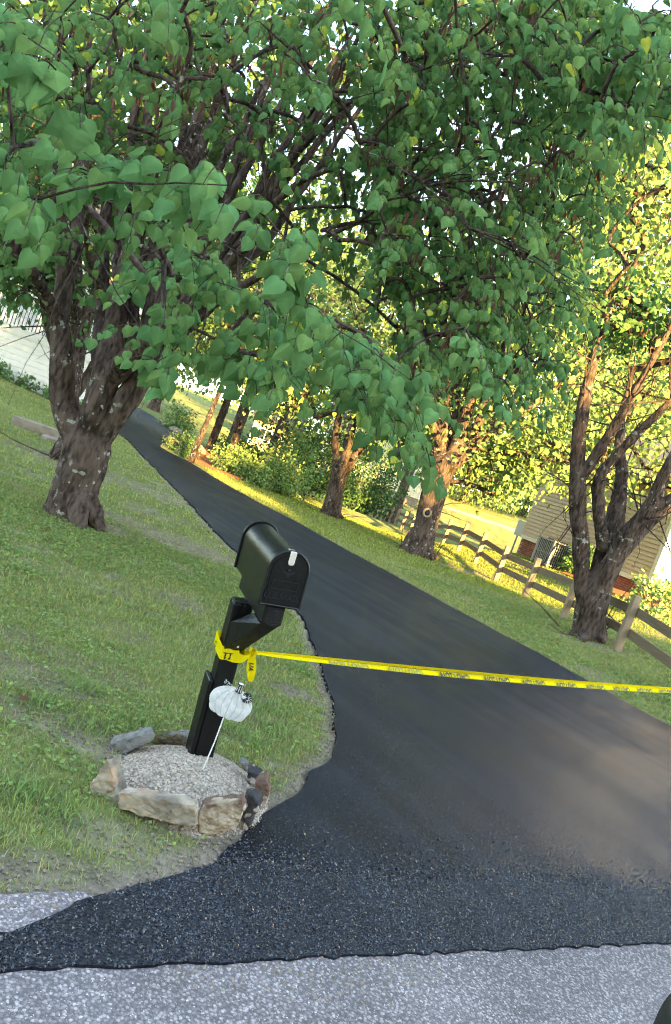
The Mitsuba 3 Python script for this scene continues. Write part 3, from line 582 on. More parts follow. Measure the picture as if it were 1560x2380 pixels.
bough([(360, 850, 3.4), (400, 830, 3.3), (440, 850, 3.25)], 7, 0.0757, GREEN * 1.15, 4, .13, .04)
bough([(380, 740, 3.5), (440, 760, 3.4), (470, 790, 3.4)], 7, 0.0705, GREEN * 1.1, 4, .14, .05)
bough([(520, 800, 3.5), (600, 840, 3.3), (660, 870, 3.2), (700, 910, 3.2)], 15, 0.0740, GREEN * 1.15, 4, .14, .04)
bough([(700, 720, 3.6), (790, 770, 3.4), (870, 820, 3.3), (950, 880, 3.3)], 18, 0.0740, GREEN * 1.15, 4, .15, .04)
bough([(790, 850, 3.8), (880, 930, 3.7), (930, 1010, 3.65), (960, 1070, 3.6), (985, 1110, 3.6)], 18, 0.0688, GREEN * 1.1, 3, .12, .035)
bough([(1080, 760, 4.4), (1130, 850, 4.3), (1180, 920, 4.3)], 10, 0.0731, GREEN * 1.1, 4, .15, .05)
nodes = nodes_of(Lm, 4)
tg = np.vstack(targets)
br, cnt = grow(nodes, tg, np.array([-2.2, 8.2, 1.6]))
put(f'{t1}__branch', branch_mesh(br, cnt, .0024, 5, .017), 'm_bark', smooth=True, kind='stuff')
put(f'{t1}__twig', jn([tube(p, np.linspace(.0032, .0014, len(p)), 4, cap=False) for p in tw]), 'm_bark', smooth=True, kind='stuff')
# bare dead twigs inside the crown
dn = []
for _ in range(420):
    p = nodes[rng.integers(len(nodes))]; d = nrm(rng.normal(0, 1, 3) * [1, .7, .6] + [.25, -.2, .25]); L_ = rng.uniform(.4, 1.3)
    s = np.linspace(0, 1, 6)[:, None]; dn.append(tube(p + d * L_ * s + rng.normal(0, .03, (6, 3)) * s + np.array([0, 0, -.15]) * L_ * s * s, np.linspace(.007, .0018, 6), 4, cap=False))
put(f'{t1}__dead_twig', jn(dn), 'm_bark', smooth=True, kind='stuff')
pods(f'{t1}__seed_pod', np.vstack([pm_b[rng.choice(len(pm_b), 300)], pm_a[rng.choice(len(pm_a), 50)], tg[rng.choice(len(tg), 60)]]) + [0, -.12, -.12])
P, D, N, S, C = LV.arr()
# yellowing leaves here and there
yl = rng.random(len(P)) < .02; C[yl] = C[yl] * [2.6, 1.7, .8]
q, dep = proj(P); vis = (q[:, 0] > 5) & (q[:, 0] < 1555) & (q[:, 1] > 5) & (q[:, 1] < 1300)
rank = np.where(vis, S / dep, 0); big = np.argsort(-rank)[:300]; rest = np.setdiff1d(np.arange(len(P)), big)
VARS = []
for k in range(21):
    tv, tf = HEARTS[k % 7]; VARS.append(mikit.ply((tv, tf), 'm_leaf', smooth=False, color=jit(GREEN * 1.12, 1, .22, .16) * TONE[16][:, None]))
Df, Bf, Nf = frames(D, N)
for i in big:
    M = np.eye(4); M[:3, :3] = np.stack([Df[i], Bf[i], Nf[i]], 1) * S[i]; M[:3, 3] = P[i]
    scene[freekey(f'{t1}__leaf')] = {**VARS[rng.integers(21)], 'to_world': T(M)}
hv = []
grp = rng.integers(0, 7, len(rest))
for k in range(7):
    r = rest[grp == k]; hv.append(leaf_mesh(P[r], D[r], N[r], S[r], C[r], HEARTS[k]))
v, f = joinvf([(a, b) for a, b, _ in hv])
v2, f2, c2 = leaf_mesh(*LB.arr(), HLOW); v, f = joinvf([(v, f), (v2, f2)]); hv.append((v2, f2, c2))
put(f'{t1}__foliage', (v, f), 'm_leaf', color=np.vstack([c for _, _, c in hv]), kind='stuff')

# ------------------------------------------------------------------ other trees
def crown(center, rad, n_clump, per, size, col, clump=.55, shell=.5, hang=.5, lowcut=None):
    c = rng.normal(0, 1, (n_clump, 3)); c = nrm(c) * (shell + (1 - shell) * rng.random((n_clump, 1)))
    c = c * rad + center
    if lowcut is not None: c = c[c[:, 2] > lowcut]
    n = len(c); o = nrm((c - center) / np.array(rad))
    L = Leaves(); k = np.repeat(np.arange(n), per); m = len(k)
    P = c[k] + rng.normal(0, clump, (m, 3)) * [1, 1, .8]
    D = o[k] * .5 + rng.normal(0, .5, (m, 3)) + [0, 0, -hang]; Nn = o[k] * .7 + rng.normal(0, .5, (m, 3)) + [0, 0, .45]
    tone = rng.uniform(.7, 1.25, n)[k][:, None]
    L.add(P, D, Nn, size * rng.uniform(.7, 1.25, m), jit(col, m, .25, .2) * tone)
    return L, c
def tree(name, label, chains, crowns, trunk_at, refine=.09, group=None, tmpl=HLOW, bark=.012, dead=0, r0=.006, podn=0, nleafpart=0):
    k = thing(name, label, 'tree', group)
    put(f'{k}__trunk', limb_solid(chains, refine, bark, len(used_things)), 'm_bark', smooth=True)
    L = Leaves(); C_ = []
    for cr in crowns:
        l, c = crown(**cr); [a.extend(b) for a, b in zip((L.P, L.D, L.N, L.S, L.C), (l.P, l.D, l.N, l.S, l.C))]; C_.append(c)
    C_ = np.vstack(C_); nd = nodes_of(chains, 2)
    br, cnt = grow(nd, C_, np.asarray(trunk_at, float), seg=4); put(f'{k}__branch', branch_mesh(br, cnt, r0, 4, .06), 'm_bark', smooth=True, kind='stuff')
    if dead:
        dn = []
        for _ in range(dead):
            p = nd[rng.integers(len(nd))]; d = nrm(rng.normal(0, 1, 3) + [0, 0, .3]); L_ = rng.uniform(.5, 1.6); s = np.linspace(0, 1, 5)[:, None]
            dn.append(tube(p + d * L_ * s + rng.normal(0, .05, (5, 3)) * s, np.linspace(.014, .003, 5), 4, cap=False))
        put(f'{k}__dead_twig', jn(dn), 'm_bark', smooth=True, kind='stuff')
    if podn: pods(f'{k}__seed_pod', C_[rng.choice(len(C_), podn)] + rng.normal(0, .25, (podn, 3)), .09, 6)
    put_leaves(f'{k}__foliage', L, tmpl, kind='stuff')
    return k
def roots(x, y, Y, r, n=5, spread=2.0):
    return [chain([(x, y - r * 1.6, Y, r * .62), (x + math.cos(a) * r * spread * .6, y - r * .3 + abs(math.sin(a)) * 2, Y + math.sin(a) * .25, r * .42), (x + math.cos(a) * r * spread, y + r * .12 * math.cos(a), Y + math.sin(a) * .5, r * .2)]) for a in np.linspace(.3, 2 * math.pi + .3, n, endpoint=False)]
# right of the driveway, nearest: the bare-limbed one in front of the fence
Y3 = 12.6
ch3 = [chain([(1368, 1488, Y3, 46), (1370, 1440, Y3, 41), (1378, 1395, Y3, 42), (1388, 1360, Y3, 40)]),
       chain([(1362, 1400, Y3, 24), (1352, 1350, Y3, 21), (1350, 1250, Y3, 21), (1342, 1150, Y3, 21), (1342, 1090, Y3, 20), (1345, 1010, Y3, 17), (1356, 940, Y3, 15), (1380, 840, Y3, 12), (1420, 700, Y3, 8)]),
       chain([(1350, 1110, Y3, 16), (1385, 1060, Y3 - .2, 13), (1430, 990, Y3 - .4, 12), (1465, 930, Y3 - .6, 9), (1510, 850, Y3 - .8, 7), (1560, 760, Y3 - 1, 5)]),
       chain([(1392, 1370, Y3, 32), (1402, 1310, Y3 + .1, 27), (1425, 1230, Y3 + .1, 25), (1438, 1170, Y3 + .1, 20), (1446, 1100, Y3 + .2, 15), (1440, 1040, Y3 + .3, 12), (1445, 960, Y3 + .5, 9), (1470, 860, Y3 + .6, 6)]),
       chain([(1404, 1270, Y3 - .1, 17), (1392, 1200, Y3 - .1, 15), (1390, 1130, Y3 - .1, 15), (1402, 1090, Y3 - .2, 12), (1440, 1050, Y3 - .3, 10), (1490, 1000, Y3 - .4, 9), (1560, 930, Y3 - .6, 7)]),
       chain([(1390, 1375, Y3 - .1, 30), (1420, 1320, Y3 - .2, 25), (1452, 1250, Y3 - .3, 22), (1490, 1210, Y3 - .4, 19), (1522, 1160, Y3 - .5, 16), (1545, 1100, Y3 - .6, 13), (1580, 1030, Y3 - .7, 10)]),
       chain([(1505, 1190, Y3 - .4, 15), (1540, 1170, Y3 - .5, 13), (1590, 1140, Y3 - .6, 11), (1660, 1080, Y3 - .7, 8)]),
       chain([(1440, 1290, Y3, 16), (1480, 1250, Y3 + .2, 14), (1530, 1200, Y3 + .3, 11), (1600, 1150, Y3 + .4, 8)])] + roots(1366, 1488, Y3, 34, 6, 1.5)
ch3 = [[(p, r * .88) for p, r in c] for c in ch3]
t3 = tree('redbud_tree', 'lichen-spotted redbud with open bare limbs in front of the wooden fence, rightmost trunk', ch3,
     [dict(center=at(1490, 440, 13.2), rad=(2.2, 2.4, 2.6), n_clump=115, per=26, size=.10, col=YGREEN, clump=.34, shell=.2), dict(center=at(1490, 740, 12.7), rad=(1.3, 1.8, .9), n_clump=60, per=26, size=.10, col=GREEN, clump=.3, shell=.2)], (4.7, 12.6, 1.6), .07, dead=130, podn=30)
Y2 = 19.6
ch2 = [chain([(968, 1292, Y2, 40), (985, 1240, Y2, 31), (1000, 1180, Y2, 31), (1015, 1120, Y2, 33), (1030, 1080, Y2, 34)]),
       chain([(1018, 1110, Y2, 19), (1022, 1060, Y2, 17), (1028, 980, Y2, 15), (1035, 900, Y2, 13), (1030, 780, Y2, 9), (1030, 650, Y2, 6)]),
       chain([(1040, 1080, Y2, 21), (1065, 1030, Y2, 17), (1085, 960, Y2, 14), (1105, 880, Y2, 11), (1125, 760, Y2, 8), (1140, 640, Y2, 5)]),
       chain([(1050, 1080, Y2, 22), (1090, 1040, Y2, 19), (1140, 1000, Y2, 17), (1190, 965, Y2, 14), (1240, 935, Y2, 11), (1290, 900, Y2, 8), (1350, 850, Y2, 5)]),
       chain([(1028, 1060, Y2 + .3, 14), (1052, 980, Y2 + .5, 12), (1070, 860, Y2 + .7, 9), (1085, 700, Y2 + .9, 6)]),
       chain([(1024, 1030, Y2 - .2, 11), (1000, 970, Y2 - .4, 9), (975, 900, Y2 - .6, 7), (950, 820, Y2 - .8, 5)]),
       chain([(1090, 1040, Y2 - .1, 10), (1120, 960, Y2 - .3, 9), (1150, 880, Y2 - .4, 7), (1200, 780, Y2 - .5, 5)]),
       chain([(1100, 1040, Y2 + .2, 9), (1160, 1050, Y2 - .3, 7), (1220, 1060, Y2 - .8, 5), (1290, 1070, Y2 - 1.2, 3)])] + roots(965, 1292, Y2, 30, 6, 1.7)
ch2 = [[(p, r * .9) for p, r in c] for c in ch2]
tree('redbud_tree', 'redbud with a leaning trunk and a round knot hole between driveway and fence', ch2,
     [dict(center=np.array([4.4, 20.4, 5.4]), rad=(4.6, 3.6, 3.2), n_clump=280, per=34, size=.115, col=YGREEN, clump=.42, shell=.45, lowcut=3.1), dict(center=np.array([3.75, 19.4, 3.0]), rad=(1.3, 1.4, .95), n_clump=60, per=34, size=.105, col=YGREEN * 1.1, clump=.26, shell=.3, lowcut=2.15),
      dict(center=np.array([1.2, 20.6, 3.9]), rad=(1.3, 1.6, 1.3), n_clump=30, per=30, size=.11, col=YGREEN, clump=.35)], (2.9, 19.6, 1.8), .09, dead=110)
kh = limb_solid([[(at(993, 1192, Y2 - .33) + np.array([math.cos(a) * .09, 0, math.sin(a) * .10]), .028) for a in np.linspace(0, 2 * math.pi, 11)]], .03, .003)
put('redbud_tree_002__knot_hole', cat_([kh, ]), 'm_wood', smooth=True); put('redbud_tree_002__hollow', trimesh.creation.icosphere(2, .07).apply_translation(at(993, 1192, Y2 - .30)), 'm_dark')
Y4 = 22.8
ch4 = [chain([(768, 1200, Y4, 24), (778, 1150, Y4, 19), (788, 1100, Y4, 19), (795, 1070, Y4, 20)]),
       chain([(786, 1085, Y4, 11), (780, 1030, Y4, 9), (788, 960, Y4, 8), (785, 860, Y4, 6)]), chain([(800, 1085, Y4, 13), (808, 1040, Y4, 11), (820, 980, Y4, 9), (835, 880, Y4, 6)]), chain([(805, 1090, Y4, 11), (832, 1050, Y4, 9), (860, 1000, Y4, 7), (890, 930, Y4, 4)])] + roots(766, 1200, Y4, 19, 5, 1.6)
tree('redbud_tree', 'small sunlit redbud beyond the mailbox, left of the redbud with the knot hole', ch4,
     [dict(center=np.array([-.3, 23.2, 5.4]), rad=(4.0, 3.4, 3.4), n_clump=210, per=34, size=.12, col=YGREEN * 1.05, clump=.42, shell=.45, lowcut=2.2), dict(center=np.array([-2.8, 23.0, 3.6]), rad=(1.6, 1.6, 1.5), n_clump=50, per=32, size=.11, col=YGREEN, clump=.32, shell=.3), dict(center=np.array([2.0, 22.6, 2.7]), rad=(.8, .8, .8), n_clump=16, per=30, size=.11, col=YGREEN * 1.1, clump=.25)], (.2, 22.8, 1.6), .08, dead=40)
Y5 = 12.8
ch5 = [chain([(152, 1062, Y5, 24), (162, 1000, Y5, 18), (168, 930, Y5, 16)]), chain([(165, 940, Y5, 14), (172, 800, Y5, 12), (180, 640, Y5, 11), (185, 400, Y5, 10), (180, 150, Y5, 8)]),
       chain([(168, 930, Y5, 13), (195, 780, Y5 + .3, 11), (240, 600, Y5 + .5, 10), (300, 380, Y5 + .5, 9), (330, 120, Y5 + .5, 6)]), chain([(160, 940, Y5, 12), (130, 820, Y5, 10), (80, 640, Y5 - .3, 8), (20, 420, Y5 - .5, 6)]),
       chain([(170, 925, Y5 + .2, 11), (280, 760, Y5 + .8, 10), (400, 580, Y5 + 1.2, 9), (500, 400, Y5 + 1.5, 8), (560, 180, Y5 + 1.6, 5)])] + roots(146, 1064, Y5, 22, 5, 1.8)
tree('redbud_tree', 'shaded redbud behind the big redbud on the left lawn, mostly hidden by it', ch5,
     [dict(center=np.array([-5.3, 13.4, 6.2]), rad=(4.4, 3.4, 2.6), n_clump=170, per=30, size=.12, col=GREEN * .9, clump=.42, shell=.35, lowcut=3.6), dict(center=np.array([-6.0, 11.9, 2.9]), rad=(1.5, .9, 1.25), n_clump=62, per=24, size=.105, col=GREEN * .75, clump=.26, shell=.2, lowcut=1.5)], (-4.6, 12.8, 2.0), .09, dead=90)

# background trees beyond
def bgtree(name, label, x, y, h, cz, rad, n, per, size, col, group=None, r=.2, clump=.7, shell=.5, low=None, lean=.0):
    z = float(hz(x, y)); b = np.array([x, y, z]); top = np.array([x + lean, y, cz])
    C1 = [[(b - [0, 0, .1], r * 1.35), (b + [0, 0, .5], r), (b * .5 + top * .5, r * .8), (top, r * .5), (top + [0, 0, rad[2] * .6], r * .2)]]
    for a in np.linspace(.4, 6.6, 5, endpoint=False):
        C1.append([(b * .45 + top * .55, r * .5), (top + np.array([math.cos(a) * rad[0] * .4, math.sin(a) * rad[1] * .4, rad[2] * .1]), r * .32), (top + np.array([math.cos(a) * rad[0] * .7, math.sin(a) * rad[1] * .7, rad[2] * .4]), r * .12)])
    return tree(name, label, C1, [dict(center=top, rad=rad, n_clump=n, per=per, size=size, col=col, clump=clump, shell=shell, lowcut=low)], b * .5 + top * .5, .16, group, DIA, .01, 0, .008)
bgtree('shade_tree', 'ivy-wrapped sunlit tree in the mulch bed at the driveway bend, thicker of the pair', *at(486, 1047, 31)[:2], 9, 6.5, (3.0, 3.0, 3.2), 130, 26, .18, YGREEN * 1.1, r=.16, low=2.2, lean=.1)
bgtree('shade_tree', 'sunlit ivy-grown tree in the mulch bed, right of the thicker trunk', *at(527, 1074, 28.5)[:2], 8, 6.2, (2.6, 2.6, 3.0), 120, 26, .18, YGREEN, r=.15, low=2.2, lean=.15)
bgtree('shade_tree', 'thin pale leaning trunk close to the driveway edge in front of the ivy trees', *at(444, 1074, 22.4)[:2], 6, 5.0, (1.8, 1.8, 1.6), 50, 24, .14, YGREEN, r=.075, low=2.6, clump=.4, lean=.25)
bgtree('shade_tree', 'dark bare leaning trunk beside the distant tan shed', *at(611, 1087, 29)[:2], 9, 6.8, (2.6, 2.6, 2.6), 110, 26, .18, YGREEN * .9, r=.14, low=2.9, lean=.3)
bgtree('tall_tree', 'tall sunlit tree beyond the right end of the fence behind the tan house', 12.5, 40, 14, 9.5, (5.5, 4, 5.5), 300, 26, .30, YGREEN * 1.25, r=.3, clump=.8, low=3)
bgtree('tall_tree', 'bright yellow-green tree behind the redbuds at the right', 11.5, 38, 12, 7.5, (3.6, 3, 4.2), 170, 26, .25, YGREEN * 1.2, r=.25, clump=.7, low=3)
bgtree('tall_tree', 'far tree on the hillside lawn beyond the path', 5.5, 78, 14, 9, (6, 5, 5.5), 190, 24, .42, YGREEN, r=.35, clump=1.1, low=3)
bgtree('tall_tree', 'far dense tree behind the cream house', 1.0, 66, 15, 8.5, (6.5, 5, 6.5), 240, 24, .42, GREEN, r=.35, clump=1.1)
bgtree('tall_tree', 'far leafy tree behind the tan shed', -7, 74, 15, 9, (7, 5, 6.5), 230, 24, .45, YGREEN * .9, r=.35, clump=1.2)
bgtree('tall_tree', 'broad sunlit tree at the far end of the driveway', -14, 52, 15, 8.5, (6.5, 5, 6), 260, 24, .36, YGREEN, r=.35, clump=1.0, low=2.5)
bgtree('tall_tree', 'dark leafy tree beside the white house on the left', -13.5, 20.5, 11, 6.2, (3.2, 2.6, 3.4), 170, 28, .19, GREEN * .85, r=.2, clump=.55, low=2.2, lean=4.0)
bgtree('tall_tree', 'dense tree above the driveway bend, left of the ivy trees', -9.2, 30, 12, 6.8, (4.2, 3.5, 4.0), 220, 28, .24, GREEN * 1.05, r=.22, clump=.6, low=2.2)
bgtree('tall_tree', 'tall back row tree seen through the stems of the big redbud', -6.0, 38, 15, 9.0, (6, 4, 6), 260, 26, .30, YGREEN * .95, r=.3, clump=.8, low=2.5)
bgtree('tall_tree', 'very tall sunlit tree rising at the right edge behind the house', 13.0, 40, 25, 15.5, (5.5, 4, 8.0), 420, 26, .30, YGREEN * 1.2, r=.35, clump=.8, low=6, lean=-4.0)
bgtree('tall_tree', 'low spreading tree on the far lawn just above the path', 10.5, 70, 9, 5.5, (5, 4, 3.6), 190, 24, .36, YGREEN, r=.3, clump=.9, low=2)
bgtree('tall_tree', 'dense hillside tree on the far lawn right of the path', 18, 78, 12, 8, (6, 5, 6), 220, 24, .42, YGREEN * 1.1, r=.3, clump=1.0, low=2)
bgtree('tall_tree', 'tall tree rising behind the sunlit redbud beyond the fence', 3.2, 44, 16, 9.5, (5, 4, 6), 240, 26, .32, YGREEN, r=.3, clump=.8, low=3)
bgtree('tall_tree', 'far right hillside tree past the house', 24, 60, 15, 10, (7, 5, 6), 200, 24, .42, YGREEN, r=.35, clump=1.1)

def bush(name, label, c, rad, n, per, size, col, group=None, tmpl=DIA, clump=.2, stems=8, cat='bush', stemmat='m_bark'):
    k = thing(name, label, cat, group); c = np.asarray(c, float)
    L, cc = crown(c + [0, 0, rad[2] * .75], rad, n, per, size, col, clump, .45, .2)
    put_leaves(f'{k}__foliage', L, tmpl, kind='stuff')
    st = []
    for i in range(stems):
        e = cc[rng.integers(len(cc))]; s = np.linspace(0, 1, 6)[:, None]; st.append(tube(c + (e - c) * s + np.array([0, 0, .2]) * s * (1 - s), np.linspace(.022, .006, 6), 4))
    put(f'{k}__stem', jn(st), stemmat, kind='stuff'); return k
def g3(p): return np.array([p[0], p[1], float(hz(p[0], p[1]))])
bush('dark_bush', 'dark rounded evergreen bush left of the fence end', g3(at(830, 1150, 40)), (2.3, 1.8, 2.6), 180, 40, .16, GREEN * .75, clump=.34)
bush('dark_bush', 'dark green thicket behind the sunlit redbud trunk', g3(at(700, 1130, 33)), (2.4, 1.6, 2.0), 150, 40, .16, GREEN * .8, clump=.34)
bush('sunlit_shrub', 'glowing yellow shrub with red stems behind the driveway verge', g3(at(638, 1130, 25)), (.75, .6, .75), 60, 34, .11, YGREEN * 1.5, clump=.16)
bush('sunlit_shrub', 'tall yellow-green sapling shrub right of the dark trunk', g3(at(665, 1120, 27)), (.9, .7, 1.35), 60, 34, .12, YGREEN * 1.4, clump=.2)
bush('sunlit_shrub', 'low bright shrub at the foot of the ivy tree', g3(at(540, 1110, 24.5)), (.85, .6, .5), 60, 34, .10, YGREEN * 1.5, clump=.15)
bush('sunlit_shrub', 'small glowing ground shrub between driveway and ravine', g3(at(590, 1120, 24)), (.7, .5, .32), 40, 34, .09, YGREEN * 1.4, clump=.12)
bush('garden_shrub', 'small rounded shrub at the tip of the bed in the driveway bend', g3(at(415, 1046, 25)), (.45, .4, .4), 40, 30, .07, YGREEN, clump=.1)
bush('garden_shrub', 'second small dark shrub in the bend bed', g3(at(435, 1052, 24)), (.35, .3, .4), 36, 30, .07, GREEN, clump=.1)
bush('garden_shrub', 'sunlit shrub among the rocks at the far driveway side', g3(at(405, 1000, 40)), (.9, .7, .8), 50, 30, .13, YGREEN * 1.3, clump=.2)
bush('dark_bush', 'low shaded bush in the hollow below the tan shed', g3(at(560, 1078, 36)), (1.6, 1.0, .7), 80, 36, .14, GREEN * .9, clump=.24)
bush('hydrangea_bush', 'sunlit hydrangea bush with bare tan stems at the house corner', g3((8.0, 18.4)), (.95, .8, .62), 70, 20, .12, YGREEN * 1.7, clump=.11, stems=60, stemmat='m_wood')
bush('flowering_bush', 'white-flecked green bush beside the air conditioner', g3(at(1335, 1340, 24.3)), (.5, .45, .6), 70, 30, .10, GREEN * 1.3, clump=.12)
bush('garden_shrub', 'small leafy plant in the mulch by the brick foundation', g3((7.55, 21.6)), (.42, .35, .2), 30, 26, .12, YGREEN, clump=.1)
# yucca
yk = thing('yucca_plant', 'spiky pale yucca plant below the glowing shrubs', 'plant'); c = g3(at(657, 1148, 24.5)); n = 60
an = rng.uniform(0, 6.28, n); D = np.stack([np.cos(an), np.sin(an), rng.uniform(.3, 1.6, n)], 1)
v, f, cc = leaf_mesh(np.repeat(c[None], n, 0), D, np.c_[-D[:, :2], np.ones(n)], rng.uniform(.4, .65, n), jit(YGREEN * 1.5, n, .2, .1), BLADE, .09); put(f'{yk}__blade', (v, f), 'm_leaf', color=cc, kind='stuff')

# ------------------------------------------------------------------ mailbox on its post
MB_ = np.array([-.198, 3.453, .06]); yaw = .386
f_ = np.array([math.sin(yaw), -math.cos(yaw), 0]); r_ = np.array([math.cos(yaw), math.sin(yaw), 0]); u_ = nrm(np.array([0, 0, 1.0]) - .104 * r_ + .058 * f_)
f_ = nrm(f_ - u_ * (f_ @ u_)); r_ = np.cross(u_, f_); r_ = r_ if r_[0] > 0 else -r_
AX = [f_, r_, u_]
def lp(a, b, c): return MB_ + f_ * a + r_ * b + u_ * (c + .02)
mb = thing('mailbox', 'black rounded metal mailbox on a leaning black wooden post with a diagonal brace', 'mailbox')
h = .0445
put(f'{mb}__post', cbox(lp(0, 0, .30), AX, (h, h, .45), .006), 'm_black_wood')
put(f'{mb}__post_cap', cbox(lp(0, 0, .7525), AX, (h - .006, h - .006, .004), .002), 'm_black_wood')
put(f'{mb}__post_board', cbox(lp(-.012, -h - .011, .13), AX, (h + .012, .010, .25), .004), 'm_black_wood', label='short black board nailed to the foot of the post')
put(f'{mb}__post_board', cbox(lp(-h - .011, 0, .13), AX, (.010, h, .25), .004), 'm_black_wood')
put(f'{mb}__arm', cbox(lp((.259 - .20) / 2, .07, .7945 - .002), AX, ((.259 + .20) / 2, h, h - .002), .005), 'm_black_wood')
rg = [tube([lp(.2596, .078 + math.cos(a) * rr * (1 + .12 * math.sin(2 * a)), .785 + math.sin(a) * rr) for a in np.linspace(0, 2 * math.pi, 30)], .0006, 4, False) for rr in (.007, .014, .021, .029, .036)]
put(f'{mb}__end_grain', jn(rg), 'm_ring', kind='stuff', label='pale growth rings on the sawn end of the arm')
bp8 = [lp(h, b, c) for b in (-.040, .043) for c in (.535, .665)] + [lp(a, b, .7465) for b in (.028, .112) for a in (.115, .242)]
bm_ = trimesh.convex.convex_hull(np.array(bp8)); put(f'{mb}__brace', trimesh.Trimesh(bm_.vertices, bm_.faces, process=False), 'm_black_wood')
put(f'{mb}__nail', trimesh.creation.icosphere(1, .006).apply_translation(lp(.075, .012, .565)), 'm_silver')
W, H, Lb = .166, .233, .515; zb = .839 + .002; bo = .08; bf = .27
def arch(w, hh, n=22, ch=.0):
    a = np.linspace(0, np.pi, n); return np.vstack([[(w / 2, 0)], np.c_[np.cos(a) * w / 2, hh - w / 2 + np.sin(a) * w / 2], [(-w / 2, 0)]])
def place(prof_mesh, off):
    """extruded along local z -> along f; x -> r, y -> u."""
    v = np.array(prof_mesh.vertices); return trimesh.Trimesh(lp(0, 0, 0) + np.outer(v[:, 2] + off, f_) + np.outer(v[:, 0] + bo, r_) + np.outer(v[:, 1] + zb, u_), prof_mesh.faces if np.dot(np.cross(r_, u_), f_) > 0 else prof_mesh.faces[:, ::-1], process=False)
ex = lambda poly, d: trimesh.creation.extrude_polygon(poly, d, engine='earcut')
A_ = sg.Polygon(arch(W, H))
put(f'{mb}__body', place(ex(A_, Lb - .03), bf - Lb + .012), 'm_black_metal', smooth=35)
def rimtube(w, hh, off, r):
    p = arch(w, hh, 30); p = np.vstack([p, p[:1]]); p = shapely.segmentize(sg.LineString(p), .02); p = np.array(p.coords)
    return tube([lp(off, bo + x, zb + y) for x, y in p], r, 8)
put(f'{mb}__back_plate', place(ex(A_.buffer(.004), .010), bf - Lb), 'm_black_metal', smooth=35)
put(f'{mb}__back_rim', rimtube(W + .008, H + .006, bf - Lb + .006, .006), 'm_black_rim', smooth=True)
dr_ = put(f'{mb}__door', place(cat_([ex(A_.buffer(.005), .012), ex(A_.buffer(-.012), .015)]), bf - .018), 'm_black_metal', smooth=30)
put(f'{mb}__door__rim', rimtube(W + .010, H + .007, bf - .006, .0055), 'm_black_rim', smooth=True)
tx = meshkit.text_mesh('U.S.MAIL', .026, .0022, bold=True); tx.apply_translation([-tx.bounds[1][0] / 2, .030, .015]); put(f'{mb}__door__lettering', place(tx, bf - .018), 'm_black_rim', label='embossed lettering U.S.MAIL')
fr = sg.box(-.058, .072, .058, .112).difference(sg.box(-.0545, .0755, .0545, .1085)); put(f'{mb}__door__name_frame', place(ex(fr, .0025), bf - .003), 'm_black_rim')
em = shapely.union_all([sg.Point(0, .142).buffer(.010), sg.Polygon([(0, .150), (.034, .158), (.026, .146), (.004, .136), (-.004, .136), (-.026, .146), (-.034, .158)]), sg.Polygon([(-.008, .136), (.008, .136), (0, .122)])])
put(f'{mb}__door__emblem', place(ex(em, .0022), bf - .003), 'm_black_rim', label='small embossed bird emblem')
la = [ex(sg.box(-.014, H - .038, .014, H + .006).union(sg.Point(0, H - .038).buffer(.014)), .004)]
lt = place(la[0], bf - .003); put(f'{mb}__latch', lt, 'm_silver')
put(f'{mb}__latch__top_clip', cbox(lp(bf - .022, bo, zb + H + .006), AX, (.022, .013, .0025), .001), 'm_silver')
put(f'{mb}__rivet', trimesh.creation.icosphere(2, .006).apply_translation(lp(bf - .002, bo, zb + H - .075)), 'm_black_rim', smooth=True)

# ------------------------------------------------------------------ warning tape
tp = thing('barrier_tape', 'yellow caution tape knotted round the mailbox post and stretched across the driveway', 'tape')
def ribbon(P, Wd, th=.0012):
    """a strip through P whose half-width vectors are Wd."""
    P = np.asarray(P, float); Wd = np.asarray(Wd, float); t = nrm(np.gradient(P, axis=0)); n = nrm(np.cross(t, Wd)) * th / 2
    V = np.stack([P - Wd - n, P + Wd - n, P + Wd + n, P - Wd + n], 1).reshape(-1, 3); k = len(P)
    i = np.arange(k - 1)[:, None] * 4; F = []
    for a in range(4):
        b = (a + 1) % 4; F += [np.c_[i + a, i + b, i + 4 + b], np.c_[i + a, i + 4 + b, i + 4 + a]]
    F = np.vstack(F + [np.array([[0, 2, 1], [0, 3, 2], [4 * k - 4, 4 * k - 3, 4 * k - 2], [4 * k - 4, 4 * k - 2, 4 * k - 1]])])
    return trimesh.Trimesh(V, F, process=False)
def sub(A, n): return smoothline(np.array(A, float), n)
zt = .508
e = h + .004
loop = [(e, e + .012, zt), (e, 0, zt + .006), (e, -e, zt + .012), (0, -e - .012, zt + .028), (-e - .012, -e - .012, zt + .04), (-e - .012, e, zt + .03), (0, e + .004, zt + .012), (e, e + .014, zt)]
Pw = np.array([lp(*p) for p in loop]); Pw = np.array([Pw[i] + (Pw[i + 1] - Pw[i]) * s for i in range(len(Pw) - 1) for s in np.linspace(0, 1, 8, endpoint=False)])
tw_ = np.linspace(0, 1, len(Pw)); wv = np.outer(.030 - .012 * np.abs(np.sin(tw_ * 3)) * 0 - .016 * (tw_ < .06), u_) + np.outer(.004 * np.sin(tw_ * 40), f_)
put(f'{tp}__wrap', ribbon(Pw, wv), 'm_tape', smooth=40)
knot = at(588, 1516, 3.40)
put(f'{tp}__wrap', ribbon(sub([lp(e, .01, zt), lp(e + .01, .045, zt - .002), knot], 14), np.outer(np.linspace(.028, .008, 14), u_) + np.outer(np.linspace(0, .004, 14), f_)), 'm_tape', smooth=40)
put(f'{tp}__wrap', ribbon(sub([lp(.01, e + .006, zt + .014), lp(.03, e + .025, zt + .012), knot], 12), np.outer(np.linspace(.024, .008, 12), u_)), 'm_tape', smooth=40)
kn = []
